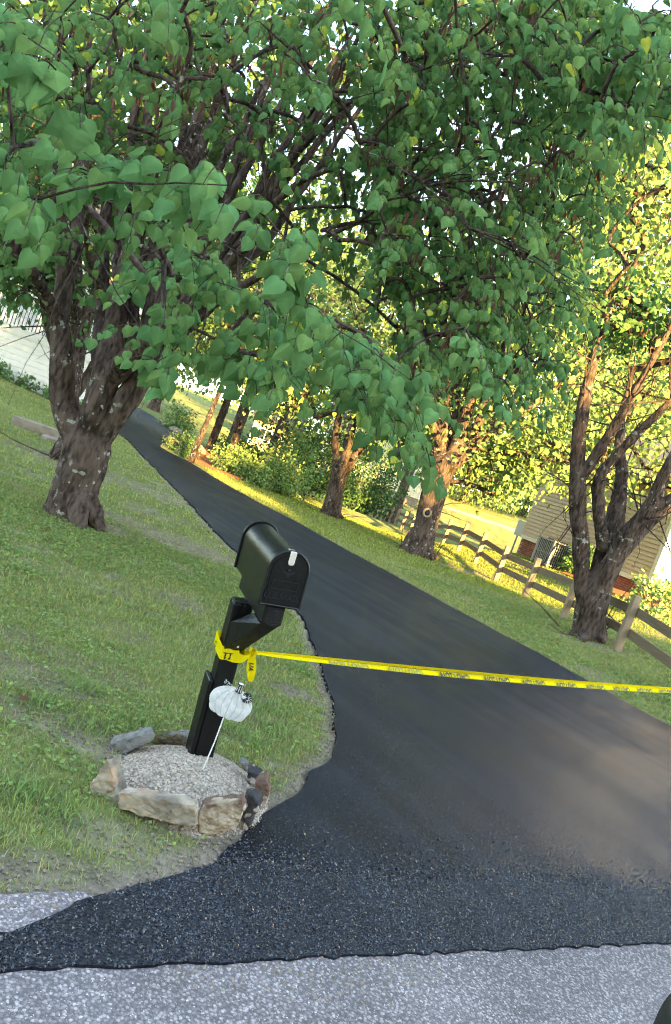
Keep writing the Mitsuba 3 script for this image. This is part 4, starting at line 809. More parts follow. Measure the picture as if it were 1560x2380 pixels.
for i in range(5):
    a = rng.uniform(0, 6.28, 3); P = [knot + .016 * np.array([math.cos(t + a[0]), .6 * math.sin(t + a[1]), .9 * math.sin(t + a[2])]) for t in np.linspace(0, 5, 14)]
    kn.append(ribbon(P, np.outer(np.full(14, .007), nrm(rng.normal(0, 1, 3) + [0, 0, 1]))))
put(f'{tp}__knot', jn(kn), 'm_tape', smooth=40)
dn_ = at(582, 1584, 3.40) - knot
for sx, w0 in ((-.005, .010), (.007, .008)):
    P = [knot + dn_ * s + RX * (sx * math.sin(s * 3.1) * 1.6) + np.array([0, -.012 * math.sin(s * 3), 0]) for s in np.linspace(0, 1, 14)]
    put(f'{tp}__tail', ribbon(P, np.outer(w0 + .004 * np.sin(np.linspace(.3, 3.1, 14)), RX) + np.outer(np.linspace(-.004, .004, 14), [0, 1, 0])), 'm_tape', smooth=40)
far_end = at(1700, 1609, 8.1)
# the span: folded lengthwise, an upper and a lower leaf meeting in a crease
sd = nrm(far_end - knot); su = nrm(np.array([0, 0, 1.0]) - sd * sd[2]); sn = np.cross(sd, su); sn = sn if sn[1] < 0 else -sn; Ls = np.linalg.norm(far_end - knot)
def spn(s): return knot + sd * s - np.array([0, 0, .035]) * (4 * (s / Ls) * (1 - s / Ls))
ss = np.linspace(0, Ls, 70); wd = np.interp(ss, [0, .15, .7, 1.4, Ls], [.006, .011, .017, .023, .024])
ctr = np.array([spn(s) for s in ss]); tws = np.sin(ss * 1.1) * .15
put(f'{tp}__span', ribbon(ctr + su * (wd * .55)[:, None] - sn * .002, su * (wd * .5)[:, None] + sn * (wd * (.30 + tws))[:, None]), 'm_tape', smooth=True)
put(f'{tp}__span', ribbon(ctr - su * (wd * .55)[:, None], su * (wd * .52)[:, None] - sn * (wd * (.42 - tws))[:, None]), 'm_tape', smooth=True)
txt = meshkit.text_mesh('CAUTION', .040, .0006, bold=True); txt = trimesh.intersections.slice_mesh_plane(txt, [0, -1, 0], [0, .021, 0])
tl = txt.bounds[1][0]
for k in range(12):
    s0 = .50 + k * .47
    if s0 + .3 > Ls: break
    v = np.array(txt.vertices); s = s0 + (tl - v[:, 0]) * .30 / tl; y = -v[:, 1]     # turned upside down, the tops lost in the fold
    b = np.array([spn(t) for t in s]); wl = np.interp(s, ss, wd)[:, None]
    V = b + su * (y[:, None] / .021 * wl * .85 - wl * .02) + sn * (.0028 + .0 * y + (-y / .021)[:, None] .ravel() * wl.ravel() * .80)[:, None] + sn * v[:, 2:3]
    put(f'{tp}__lettering', trimesh.Trimesh(V, txt.faces, process=False), 'm_ink_faint' if k < 2 else 'm_ink', label='upside-down half-hidden lettering CAUTION' if k == 0 else None)
for tx_, o, sc in (('TI', lp(e + .0016, -.040, zt - .016), .030), ):
    t_ = meshkit.text_mesh(tx_, sc, .0006, bold=True); v = np.array(t_.vertices)
    put(f'{tp}__lettering', trimesh.Trimesh(o + np.outer(v[:, 0], r_) + np.outer(v[:, 1], u_) + np.outer(v[:, 2], f_), t_.faces, process=False), 'm_ink')
t_ = meshkit.text_mesh('UA', .020, .0006, bold=True); v = np.array(t_.vertices); o = knot + dn_ * .32 + np.array([-.010, -.0165, 0]); dd = nrm(dn_); sdv = np.array([1.0, 0, 0])
put(f'{tp}__lettering', trimesh.Trimesh(o + np.outer(v[:, 0], dd) + np.outer(v[:, 1], sdv) - np.outer(v[:, 2], [0, 1, 0]), t_.faces, process=False), 'm_ink')
t_ = meshkit.text_mesh('C', .026, .0006, bold=True); v = np.array(t_.vertices); o = lp(-.03, -e - .0165, zt + .010)
put(f'{tp}__lettering', trimesh.Trimesh(o + np.outer(v[:, 0], f_) + np.outer(v[:, 1], u_) - np.outer(v[:, 2], r_), t_.faces, process=False), 'm_ink')
fe = far_end; single('wooden_stake', tube([[fe[0] + .03, fe[1] + .02, float(hz(fe[0], fe[1])) - .05], [fe[0] + .03, fe[1] + .02, fe[2] + .2]], .025, 4), 'm_wood', 'wooden stake holding the far end of the yellow tape', 'stake')

# ------------------------------------------------------------------ pumpkin on a stake
pk = thing('pumpkin_sign', 'flat white metal pumpkin ornament on a thin stake in front of the mailbox post', 'pumpkin')
PY = 3.26; pc = at(536, 1634, PY); pu = nrm(at(556, 1585, PY) - at(522, 1667, PY)); pf = nrm(CAM - pc); pf = nrm(pf - pu * (pf @ pu)); prr = np.cross(pu, pf); prr = prr if prr[0] > 0 else -prr
from shapely import affinity as _af
els = [_af.scale(sg.Point(0, .004).buffer(1, 48), .096, .068)] + [_af.scale(sg.Point(c, -.030).buffer(1, 24), .034, b) for c, b in ((-.052, .033), (-.020, .0395), (.016, .041), (.050, .036))]
out_ = shapely.union_all(els).buffer(.006).buffer(-.006); 
gxs = np.arange(-.11, .11, .0028); X, Y_ = np.meshgrid(gxs, gxs); I = np.stack([X.ravel(), Y_.ravel()], 1); I = I[shapely.contains_xy(out_.buffer(-.002), I[:, 0], I[:, 1])]
Bq = np.array(shapely.segmentize(out_, .004).exterior.coords)[:-1]; P2 = np.vstack([Bq, I]); TD = Delaunay(P2).simplices; cN = P2[TD].mean(1); TD = TD[shapely.contains_xy(out_, cN[:, 0], cN[:, 1])]
hh = np.zeros(len(P2))
yy = np.clip((P2[:, 1] + .004) / .073, -.97, .97); xx = np.clip(P2[:, 0] / (.098 * np.sqrt(1 - yy ** 2) * (.62 + .38 * (1 - np.maximum(yy, 0)))), -1.2, 1.2)
hh = .006 * np.sqrt(np.clip(1.05 - (P2[:, 0] / .1) ** 2 - (P2[:, 1] / .076) ** 2, 0, 1)) + .0026 * np.abs(np.cos(np.pi * 2.5 * xx + .0)) ** .5
V = pc + np.outer(P2[:, 0], prr) + np.outer(P2[:, 1], pu) + np.outer(hh + .001, pf); Vb = pc + np.outer(P2[:, 0], prr) + np.outer(P2[:, 1], pu) - .002 * pf
put(f'{pk}__body', trimesh.Trimesh(np.vstack([V, Vb]), np.vstack([TD, TD[:, ::-1] + len(V)]), process=False), 'm_white', smooth=40)
def groove(c):
    t = np.linspace(-1, 1, 22); y = .066 * t - .002; x = c * .098 * np.sqrt(np.clip(1 - (y / .077) ** 2, .02, 1)) * (.62 + .38 * (1 - np.maximum(t, 0)))
    return [pc + prr * a + pu * b + pf * (.0112 - .0042 * abs(tt) ** 3 - .0026 * abs(c)) for a, b, tt in zip(x, y, t)]
for c_ in (-.66, -.34, -.02, .30, .62): put(f'{pk}__groove', tube(groove(c_), np.interp(np.linspace(-1, 1, 22), [-1, -.6, .4, 1], [.0019, .0016, .0009, .0005]), 5, False), 'm_groove')
pl = lambda x, y, z=0: pc + prr * x + pu * y + pf * z
put(f'{pk}__stake', tube([pl(-.004, -.06, -.003), at(500, 1722, PY), at(471, 1790, PY + .0)], .0035, 6), 'm_white_paint')
st = pl(.012, .058, .004); put(f'{pk}__stem', tube([st, st + pu * .016, st + pu * .034, st + pu * .038], [.017, .0125, .014, .012], 10), 'm_dark', smooth=40)
for k in (-1, 0, 1):
    put(f'{pk}__stem__stripe', tube([st + prr * (.010 * k) + pf * (.0155 - .004 * abs(k)), st + pu * .018 + prr * (.008 * k) + pf * (.0118 - .003 * abs(k)), st + pu * .034 + prr * (.009 * k) + pf * (.0135 - .003 * abs(k))], .0016, 4), 'm_white_paint')
put(f'{pk}__stem__cut_top', tube([st + pu * .0385, st + pu * .0405], [.012, .011], 10), 'm_white_paint')
cu = [pl(-.012 - .05 * t + .008 * math.cos(t * 20), .062 + .022 * t + .008 * math.sin(t * 20), .004) for t in np.linspace(0, 1, 60)]; put(f'{pk}__wire_curl', tube(cu, .0011, 5), 'm_silver', smooth=True)
bw = pl(.058, .050, .006)
for k in range(11):
    a = k * 2 * math.pi / 11 + .2; d = prr * math.cos(a) + pu * math.sin(a); s = np.cross(d, pf)
    put(f'{pk}__bow_loop', ribbon(np.array([bw, bw + d * .010 + pf * .008, bw + d * .021 + pf * (.004 + .006 * (k % 2)), bw + d * .024]), np.outer([.002, .0055, .006, .003], s), .0012), 'm_white_paint' if k % 6 == 5 else 'm_dark')
    if k % 4 != 3: put(f'{pk}__bow_loop__stripe', tube([bw + d * .006 + pf * .010, bw + d * .021 + pf * (.007 + .006 * (k % 2))], .0011, 4), 'm_white_paint')

# ------------------------------------------------------------------ gravel bed with its stones
mx, my = np.meshgrid(np.linspace(-1.1, 1.1, 90), np.linspace(-1.1, 1.1, 90)); rr = np.sqrt(mx ** 2 + my ** 2)
MX, MY = MOUND[0] + mx * MA, MOUND[1] + my * MB
MZ = hz(MX, MY) + .105 * np.clip(1 - (rr / 1.05) ** 2.4, -.3, 1) + .018 * (meshkit.fbm(np.stack([MX * 9, MY * 9, 0 * MX], -1), 4, seed=51) - .5) - .012
i_, j_ = np.meshgrid(np.arange(89), np.arange(89), indexing='ij'); qd = np.stack([i_ * 90 + j_, i_ * 90 + j_ + 1, (i_ + 1) * 90 + j_ + 1, (i_ + 1) * 90 + j_], -1).reshape(-1, 4)
structure('gravel_bed', (np.stack([MX, MY, MZ], -1).reshape(-1, 3), qd), 'm_gravel', 'mound of grey gravel round the foot of the mailbox post', smooth=True)
n = 8000; a = rng.uniform(0, 6.28, n); r = np.sqrt(rng.random(n)) * .98; x = MOUND[0] + MA * r * np.cos(a); y = MOUND[1] + MB * r * np.sin(a)
def mz(x, y):
    rr = np.sqrt(((x - MOUND[0]) / MA) ** 2 + ((y - MOUND[1]) / MB) ** 2)
    return hz(x, y) + .105 * np.clip(1 - (rr / 1.05) ** 2.4, -.3, 1) + .018 * (meshkit.fbm(np.stack([x * 9, y * 9, 0 * x], -1), 4, seed=51) - .5) - .012
def pebbles(name, x, y, z, s, label, col):
    oc = np.array([(1, 0, 0), (-1, 0, 0), (0, 1, 0), (0, -1, 0), (0, 0, .7), (0, 0, -.7)], float); of = np.array([(0, 2, 4), (2, 1, 4), (1, 3, 4), (3, 0, 4), (2, 0, 5), (1, 2, 5), (3, 1, 5), (0, 3, 5)]); n = len(x)
    V = oc[None] * s[:, None, None] * rng.uniform(.6, 1.3, (n, 6, 1)); th = rng.uniform(0, 6.28, n); c, sn_ = np.cos(th), np.sin(th)
    V = np.stack([V[..., 0] * c[:, None] - V[..., 1] * sn_[:, None], V[..., 0] * sn_[:, None] + V[..., 1] * c[:, None], V[..., 2]], -1) + np.stack([x, y, z], 1)[:, None]
    cc = np.repeat(jit(col, n, .4, .08), 6, 0)
    single(name, (V.reshape(-1, 3), (of[None] + (np.arange(n) * 6)[:, None, None]).reshape(-1, 3)), 'm_vc', label, 'gravel', color=cc, kind='stuff')
pebbles('loose_gravel', x, y, mz(x, y) + .002, rng.uniform(.004, .010, n) , 'loose grey gravel heaped inside the stone ring', (.42, .355, .29))
n = 34000; x = rng.uniform(-1.6, .9, n); y = rng.uniform(2.1, 6.5, n); ed = edge_dist(x, y); b = bare(x, y)
ok = (rng.random(n) < b * .7) & (ed > .003) & (((x - MOUND[0]) / MA) ** 2 + ((y - MOUND[1]) / MB) ** 2 > 1)
pebbles('soil_crumbs', x[ok], y[ok], hz(x[ok], y[ok]) + .006, rng.uniform(.003, .0095, ok.sum()), 'soil crumbs and grit on the bare driveway verge', (.25, .21, .175))
def rock(name, label, bx, top, Y, depth, mat, seed, tilt=0., grp=None):
    """bx: pixel outline points (of the face towards the camera) as a world outline at distance Y, depth metres thick, roughened."""
    g = np.random.default_rng(seed); v = []
    for (qx, qy) in bx:
        p = at(qx, qy, Y); v += [p + g.normal(0, .004, 3), p + np.array([tilt * .3, depth, .0]) * g.uniform(.75, 1.0) + g.normal(0, .006, 3)]
    m = m3.Manifold.hull_points(np.array(v)).refine_to_length(.010).to_mesh(); t = trimesh.Trimesh(m.vert_properties[:, :3], m.tri_verts, process=True)
    trimesh.smoothing.filter_taubin(t, iterations=1); V = np.array(t.vertices); nn = np.array(t.vertex_normals)
    V = V + nn * ((meshkit.fbm(V * 26, 3, seed=seed) - .5) * .022 - .004 * np.abs(np.sin(V[:, 2] * 150 + 6 * meshkit.fbm(V * 12, 2, seed=seed))) + (meshkit.fbm(V * 90, 2, seed=seed) - .5) * .008)[:, None]
    return single(name, trimesh.Trimesh(V, t.faces, process=False), mat, label, 'stone', smooth=45, group=grp)
Sx = lambda x: (300 + .545 * x) / 1.6942
Sy = lambda y: (2800 + .545 * y) / 1.6942
def outl(*pp): return [(Sx(x), Sy(y)) for x, y in pp]
rock('border_stone', 'upright wedge of tan stone at the left end of the mailbox bed', outl((95, 520), (215, 345), (250, 390), (285, 600), (270, 690), (110, 660), (92, 600)), 0, 2.91, .10, 'm_stone', 1, .1)
rock('border_stone', 'long low tan slab at the front left of the mailbox bed', outl((320, 580), (560, 620), (860, 680), (865, 860), (640, 810), (285, 710)), 0, 2.85, .075, 'm_stone', 2)
rock('border_stone', 'chunky pitted ochre stone at the front of the mailbox bed', outl((905, 665), (1200, 650), (1215, 740), (1150, 850), (1000, 905), (890, 880), (870, 800)), 0, 2.91, .10, 'm_stone_ochre', 3)
rock('border_stone', 'pale stone with a tar-blackened top beside the pitted ochre stone', outl((1240, 600), (1330, 650), (1330, 720), (1240, 875), (1200, 850), (1200, 700)), 0, 3.03, .09, 'm_stone_tar', 4)
rock('border_stone', 'dark rust-brown stone at the right end of the mailbox bed nearest the driveway', outl((1300, 500), (1380, 490), (1400, 560), (1380, 680), (1330, 660), (1290, 580)), 0, 3.22, .10, 'm_stone_ochre', 5)
rock('border_stone', 'narrow dark stone half sunk at the right back of the bed', outl((1250, 415), (1330, 480), (1335, 530), (1290, 560), (1250, 500)), 0, 3.36, .10, 'm_stone_tar', 8)
rock('border_stone', 'small flat grey stone at the back right of the bed behind the stake', outl((1185, 352), (1255, 395), (1265, 430), (1225, 430), (1170, 375)), 0, 3.55, .05, 'm_stone_grey', 6)
rock('border_stone', 'flat grey stone at the back left of the mailbox bed', outl((240, 225), (430, 172), (530, 155), (545, 225), (440, 250), (340, 290), (290, 335), (205, 330)), 0, 3.34, .13, 'm_stone_grey', 7)
rock('border_stone', 'thin grey stone slab behind the clod of dead grass', outl((580, 188), (800, 188), (825, 215), (590, 215)), 0, 3.64, .10, 'm_stone_grey', 9)
cl = np.array([at(Sx(x), Sy(y), 3.57) for x, y in ((600, 240), (640, 215), (700, 215), (750, 220))]); n = 500
P = cl[rng.integers(0, 4, n)] + rng.normal(0, .018, (n, 3)); D = rng.normal(0, 1, (n, 3)) * [1, .6, .25]
v, f, c = leaf_mesh(P, D, rng.normal(0, 1, (n, 3)) + [0, 0, 1], rng.uniform(.03, .07, n), jit((.20, .15, .09), n, .4, .1), BLADE, .06)
single('grass_clod', (v, f), 'm_leaf', 'clod of dried grass lying at the back of the gravel bed', 'clod', color=c)

# ------------------------------------------------------------------ fence
fn = thing('wooden_fence', 'two-rail weathered wooden board fence along the right of the driveway', 'fence')
posts = []
for i in range(-2, 8): posts.append((np.array([4.9 - .098 * 12 * .2033 * i / (.2033 * 7) * 1.0, 12 * (1 + .2033 * i)]), .93))
posts[-1] = (np.array([3.72, 29.0]), .93)
for q, D_ in (((952, 1238), 32), ((934, 1226), 34.5), ((918, 1218), 37), ((904, 1212.5), 39.2), ((891, 1207), 41.4), ((880, 1203), 43.6), ((870, 1198), 45.8), ((861, 1194), 48)):
    p = at(*q, D_); posts.append((p[:2], .84))
posts = [(p, hh, float(hz(*p))) for p, hh in posts]
for k, (p, hh, z) in enumerate(posts):
    nxt = posts[min(k + 1, len(posts) - 1)][0]; prv = posts[max(k - 1, 0)][0]; t = np.r_[nrm(nxt - prv), 0]; s = np.array([t[1], -t[0], 0]); w = .058 if k < 10 else .065
    put(f'{fn}__post', cbox(np.array([p[0], p[1], z + hh / 2 - .1]), [t, s, [0, 0, 1]], (w, w, hh / 2 + .1), .008), 'm_wood')
    if k + 1 < len(posts):
        q, h2, z2 = posts[k + 1]
        for fr_ in (.74, .36):
            a = np.array([p[0], p[1], z + hh * fr_]) + s * (w + .017); b = np.array([q[0], q[1], z2 + h2 * fr_]) + s * (w + .017); d = nrm(b - a); up = nrm(np.array([0, 0, 1.0]) - d * d[2])
            put(f'{fn}__rail', cbox((a + b) / 2, [d, np.cross(up, d), up], (np.linalg.norm(b - a) / 2 - .004, .016, .072), .004), 'm_rail')

# ------------------------------------------------------------------ houses
def siding(o, t, L_, z0, z1, n, ex_=.132, proud=.03):
    """lapped boards on a wall from o along t."""
    o = np.asarray(o, float); t = np.asarray(t, float); ms = []; z = z0
    while z < z1 - .02:
        zt_ = min(z + ex_, z1)
        V = np.array([o + t * s + n * a + [0, 0, zz] for s in (0, L_) for a, zz in ((0, z + .1 * ex_), (proud, z + .1 * ex_), (.003, zt_), (0, zt_))])
        F = np.array([(0, 1, 5), (0, 5, 4), (1, 2, 6), (1, 6, 5), (2, 3, 7), (2, 7, 6), (0, 2, 1), (0, 3, 2), (4, 5, 6), (4, 6, 7)]); ms.append((V, F)); z = zt_
    return trimesh.Trimesh(*joinvf(ms), process=False)
def wallbox(o, t, n, L_, dep, z0, z1): return box(np.asarray(o) + t * L_ / 2 - n * dep / 2 + np.array([0, 0, (z0 + z1) / 2]), [t, n, [0, 0, 1]], (L_ / 2, dep / 2, (z1 - z0) / 2))
def gable(o, t, n, L_, dep, z1, rise, eave=.4):
    c0 = np.asarray(o) - t * eave + n * eave; L2 = L_ + 2 * eave; d2 = dep + 2 * eave; V = []
    for s in (0, L2):
        V += [c0 + t * s + [0, 0, z1], c0 + t * s - n * d2 / 2 + [0, 0, z1 + rise], c0 + t * s - n * d2 + [0, 0, z1]]
    V = np.array(V); V = np.vstack([V, V + [0, 0, .18]]); F = []
    q4 = lambda a, b, c, d: F.extend([(a, b, c), (a, c, d)])
    q4(6, 7, 10, 9); q4(7, 8, 11, 10); q4(0, 3, 4, 1); q4(1, 4, 5, 2); q4(0, 6, 9, 3); q4(2, 5, 11, 8); q4(0, 1, 7, 6); q4(1, 2, 8, 7); q4(3, 9, 10, 4); q4(4, 10, 11, 5)
    return trimesh.Trimesh(V, np.array(F), process=False)
def gable_end(o, t, n, dep, z1, rise, sat, w=.12):
    c = np.asarray(o) + t * sat; return trimesh.convex.convex_hull(np.array([c + t * k + p for k in (-w / 2, w / 2) for p in ([0, 0, z1], -n * dep / 2 + [0, 0, z1 + rise], -n * dep + [0, 0, z1])]))
# tan house with a brick foundation, right
hs = thing('tan_house', 'tan sided house on a red brick foundation beyond the fence on the right', 'house')
Ra, La = np.array([9.15, 22.0, 0]), np.array([6.67, 28.0, 0]); wt = nrm(La - Ra); wl = np.linalg.norm(La - Ra); wn = np.array([-wt[1], wt[0], 0]); wn = wn if wn[0] < 0 else -wn
zf = .78 + .63; z0h = .55
put(f'{hs}__wall', wallbox(Ra, wt, wn, wl, 9, zf - .05, 4.15), 'm_tan'); put(f'{hs}__foundation', wallbox(Ra - wn * .06, wt, wn, wl, 8.9, -.2, zf - .05), 'm_mortar')
put(f'{hs}__siding', siding(Ra + wn * .002, wt, wl, zf + .02, 4.15, wn), 'm_tan', kind='stuff'); put(f'{hs}__trim', box(Ra + wt * wl / 2 + wn * .012 + np.array([0, 0, zf - .05]), [wt, wn, [0, 0, 1]], (wl / 2, .03, .07)), 'm_cream')
bk = []; rows = 16
for rI in range(rows):
    zz = zf - .16 - .0667 * rI * 1.0
    for k in range(int(wl / .208) + 1):
        s = k * .208 + (.104 if rI % 2 else 0)
        if s < .1 or s > wl - .1: continue
        bk.append(box(Ra + wt * s - wn * .06 + wn * .003 + np.array([0, 0, zz]), [wt, wn, [0, 0, 1]], (.098, .010 + .003 * rng.random(), .0275)))
put(f'{hs}__brick', jn(bk), 'm_brick', kind='stuff')
put(f'{hs}__vent', box(Ra + wt * (wl - 1.45) - wn * .04 + np.array([0, 0, zf - .24]), [wt, wn, [0, 0, 1]], (.21, .03, .10)), 'm_dark'); put(f'{hs}__vent', box(Ra + wt * 1.6 - wn * .04 + np.array([0, 0, zf - .24]), [wt, wn, [0, 0, 1]], (.21, .03, .10)), 'm_dark')
fnv = -wt  # the front faces the road
put(f'{hs}__front_siding', siding(Ra - wt * .002, -wn, 9, zf + .02, 4.15, -wt), 'm_white_paint', kind='stuff', label='sunlit white front wall'); put(f'{hs}__corner_board', box(Ra + wn * .01 - wt * .01 + np.array([0, 0, (zf + 4.15) / 2]), [wt, wn, [0, 0, 1]], (.07, .04, (4.15 - zf) / 2 + .02)), 'm_cream')
put(f'{hs}__roof', gable(Ra, wt, wn, wl, 9, 4.15, 2.4), 'm_roof'); put(f'{hs}__gable', gable_end(Ra, wt, wn, 9, 4.15, 2.4, .1), 'm_white_paint'); put(f'{hs}__gable', gable_end(Ra, wt, wn, 9, 4.15, 2.4, wl - .1), 'm_white_paint')
for k in range(3): put(f'{hs}__step', box(Ra - wn * 1.0 - wt * (.35 + .3 * k) + np.array([0, 0, zf - .2 - .18 * k]), [wt, wn, [0, 0, 1]], (.17, .8, .09)), 'm_white_paint')
for s in (.25, 1.85):
    put(f'{hs}__porch_post', box(Ra - wn * s - wt * 1.2 + np.array([0, 0, zf + .3]), [wt, wn, [0, 0, 1]], (.05, .05, .75)), 'm_white_paint')
for zz in (.35, .85): put(f'{hs}__porch_rail', box(Ra - wn * 1.05 - wt * 1.2 + np.array([0, 0, zf + zz]), [wt, wn, [0, 0, 1]], (.03, .75, .035)), 'm_white_paint')
# mulch bed along it
mp = np.array([Ra[:2] + wn[:2] * .05 - wt[:2] * 3.2, Ra[:2] + wn[:2] * 1.15 - wt[:2] * 3.0, Ra[:2] + wn[:2] * 1.0 + wt[:2] * 2.6, Ra[:2] + wn[:2] * .05 + wt[:2] * 3.0])
structure('mulch_bed', drape(sg.Polygon(mp), .12, .05, amp=.03), 'm_mulch', 'bark mulch bed along the brick foundation', smooth=30)
ac = thing('air_conditioner', 'grey outdoor air conditioner unit standing against the brick foundation', 'air conditioner'); ap = Ra + wt * (wl - 2.75) + wn * .55; az = float(hz(ap[0], ap[1])); axx = [wt, wn, [0, 0, 1]]
aw, ah = .44, .42; apc = ap + np.array([0, 0, az + ah])
put(f'{ac}__core', box(apc, axx, (aw - .04, aw - .04, ah - .02)), 'm_dark')
for a in (-1, 1):
    for b in (-1, 1): put(f'{ac}__corner_post', box(apc + wt * a * (aw - .03) + wn * b * (aw - .03), axx, (.035, .035, ah)), 'm_grey_metal')
put(f'{ac}__lid', box(apc + np.array([0, 0, ah + .02]), axx, (aw + .01, aw + .01, .022)), 'm_grey_metal'); put(f'{ac}__fan_guard', trimesh.creation.cylinder(.33, .04, sections=24).apply_translation(apc + np.array([0, 0, ah + .06])), 'm_dark')
sl = [box(apc + wt * x_ + wn * (aw - .012), axx, (.012, .012, ah - .03)) for x_ in np.linspace(-aw + .1, aw - .1, 9)] + [box(apc - wt * (aw - .012) + wn * x_, axx, (.012, .012, ah - .03)) for x_ in np.linspace(-aw + .1, aw - .1, 9)] + [box(apc + wn * (aw - .004) + np.array([0, 0, .0]), axx, (aw - .05, .012, .012))]
put(f'{ac}__grille', jn(sl), 'm_grey_metal', kind='stuff')
def simple_house(name, label, o, t, L_, dep, z0, z1, found, wallm, foundm, rise, windows=(), fside=1):
    k = thing(name, label, 'house'); t = np.r_[nrm(t), 0]; n = np.array([t[1], -t[0], 0]); o = np.array([o[0], o[1], 0.])
    put(f'{k}__foundation', wallbox(o - n * .05, t, n, L_, dep - .1, z0 - .6, z0 + found), foundm); put(f'{k}__wall', wallbox(o, t, n, L_, dep, z0 + found, z1), wallm)
    put(f'{k}__siding', siding(o + n * .002, t, L_, z0 + found, z1, n, .15, .02), wallm, kind='stuff')
    put(f'{k}__roof', gable(o, t, n, L_, dep, z1, rise), 'm_roof')
    for s in (.1, L_ - .1): put(f'{k}__gable', gable_end(o, t, n, dep, z1, rise, s), wallm)
    for s in (0, L_): put(f'{k}__corner_board', box(o + t * s + n * .015 + np.array([0, 0, (z0 + found + z1) / 2]), [t, n, [0, 0, 1]], (.09, .05, (z1 - z0 - found) / 2)), 'm_white_paint')
    for s, zz, w_, h_ in windows:
        wk = put(f'{k}__window', box(o + t * s + n * .03 + np.array([0, 0, zz]), [t, n, [0, 0, 1]], (w_ + .1, .05, h_ + .1)), 'm_white_paint'); put(f'{wk}__pane', box(o + t * s + n * .065 + np.array([0, 0, zz]), [t, n, [0, 0, 1]], (w_, .02, h_)), 'm_pane')
        put(f'{wk}__mullion', box(o + t * s + n * .075 + np.array([0, 0, zz]), [t, n, [0, 0, 1]], (.03, .02, h_)), 'm_white_paint')
    return k, o, t, n
hp = at(969, 1179, 55); d2 = at(915, 1160, 55)
simple_house('cream_house', 'cream sided house on a pale concrete foundation seen above the far fence', d2[:2] - np.array([6.0, .0]), np.array([1.0, .06]), 6.0 + np.linalg.norm(hp - d2), 8, hp[2], hp[2] + 4.2, .55, 'm_cream', 'm_concrete', 2.4, [(6.3, hp[2] + 2.4, .45, .6), (2, hp[2] + 2.4, .5, .6)])
hd = at(569, 1051, 58)
simple_house('tan_shed', 'small tan shed with a white framed window far behind the driveway trees', hd[:2], np.array([1.0, .1]), 3.2, 4, hd[2] + .1, hd[2] + 2.7, .35, 'm_tan', 'm_concrete', 1.3, [(1.0, hd[2] + 1.75, .42, .38)])
# white house at left with its deck
wo = at(-90, 868, 23.0); wd_ = np.array([.92, .40]); wz = float(hz(*at(60, 890, 24)[:2]))
wk_, wo, wt2, wn2 = simple_house('white_house', 'white sided house with a raised deck at the left edge behind dark leaves', wo[:2], wd_, 4.6, 8, wz, wz + 5.2, .25, 'm_white_paint', 'm_concrete', 2.4, [(1.2, wz + 3.6, .5, .7), (3.3, wz + 3.6, .5, .7)])
dz_ = wz + 1.42
put(f'{wk_}__deck_fascia', box(wo + wt2 * 2.3 + wn2 * .55 + np.array([0, 0, dz_]), [wt2, wn2, [0, 0, 1]], (2.35, .55, .12)), 'm_white_paint'); put(f'{wk_}__deck_skirt', wallbox(wo + wn2 * 1.05, wt2, wn2, 4.6, 1.0, wz - .3, dz_ - .12), 'm_white_paint'); put(f'{wk_}__deck_siding', siding(wo + wn2 * 1.052, wt2, 4.6, wz - .1, dz_ - .14, wn2, .17, .018), 'm_white_paint', kind='stuff')
put(f'{wk_}__deck_rail', box(wo + wt2 * 2.3 + wn2 * 1.03 + np.array([0, 0, dz_ + .95]), [wt2, wn2, [0, 0, 1]], (2.35, .05, .04)), 'm_white_paint')
bal = []
for s in np.arange(.08, 4.6, .1): bal.append(tube([wo + wt2 * s + wn2 * (1.03 + .07 * math.sin(z_ * 3.1) * (1 - z_)) + np.array([0, 0, dz_ + .1 + .82 * z_]) for z_ in np.linspace(0, 1, 7)], .012, 4))
put(f'{wk_}__baluster', jn(bal), 'm_dark', kind='stuff')
for s in (.05, 2.3, 4.55): put(f'{wk_}__deck_post', box(wo + wt2 * s + wn2 * 1.03 + np.array([0, 0, dz_ + .5]), [wt2, wn2, [0, 0, 1]], (.06, .06, .5)), 'm_white_paint')
for i_s, s in enumerate(np.arange(.3, 4.6, .75)): bush('garden_shrub', ('first', 'second', 'third', 'fourth', 'fifth', 'sixth')[i_s] + ' low green plant from the left along the foot of the white deck', g3((wo + wt2 * s + wn2 * 1.45)[:2]), (.3, .25, .22), 14, 22, .10, GREEN, clump=.08, stems=3, group='plants along the white deck')
cb = gnd(85, 1003); single('concrete_curb', cat_([cbox(np.array([cb[0] + .35, cb[1], cb[2] + .03]), [nrm([.95, .3, 0]), nrm([-.3, .95, 0]), [0, 0, 1]], (.80, .12, .15), .02), cbox(np.array([cb[0] + .8, cb[1] - .35, cb[2] - .02]), [nrm([.95, .3, 0]), nrm([-.3, .95, 0]), [0, 0, 1]], (.5, .25, .06), .02)]), 'm_concrete', 'weathered concrete kerb block on the left lawn behind the big redbud', 'kerb')
ORD = ['first', 'second', 'third', 'fourth', 'first', 'second', 'third', 'fourth', 'fifth', 'sixth', 'first', 'second']
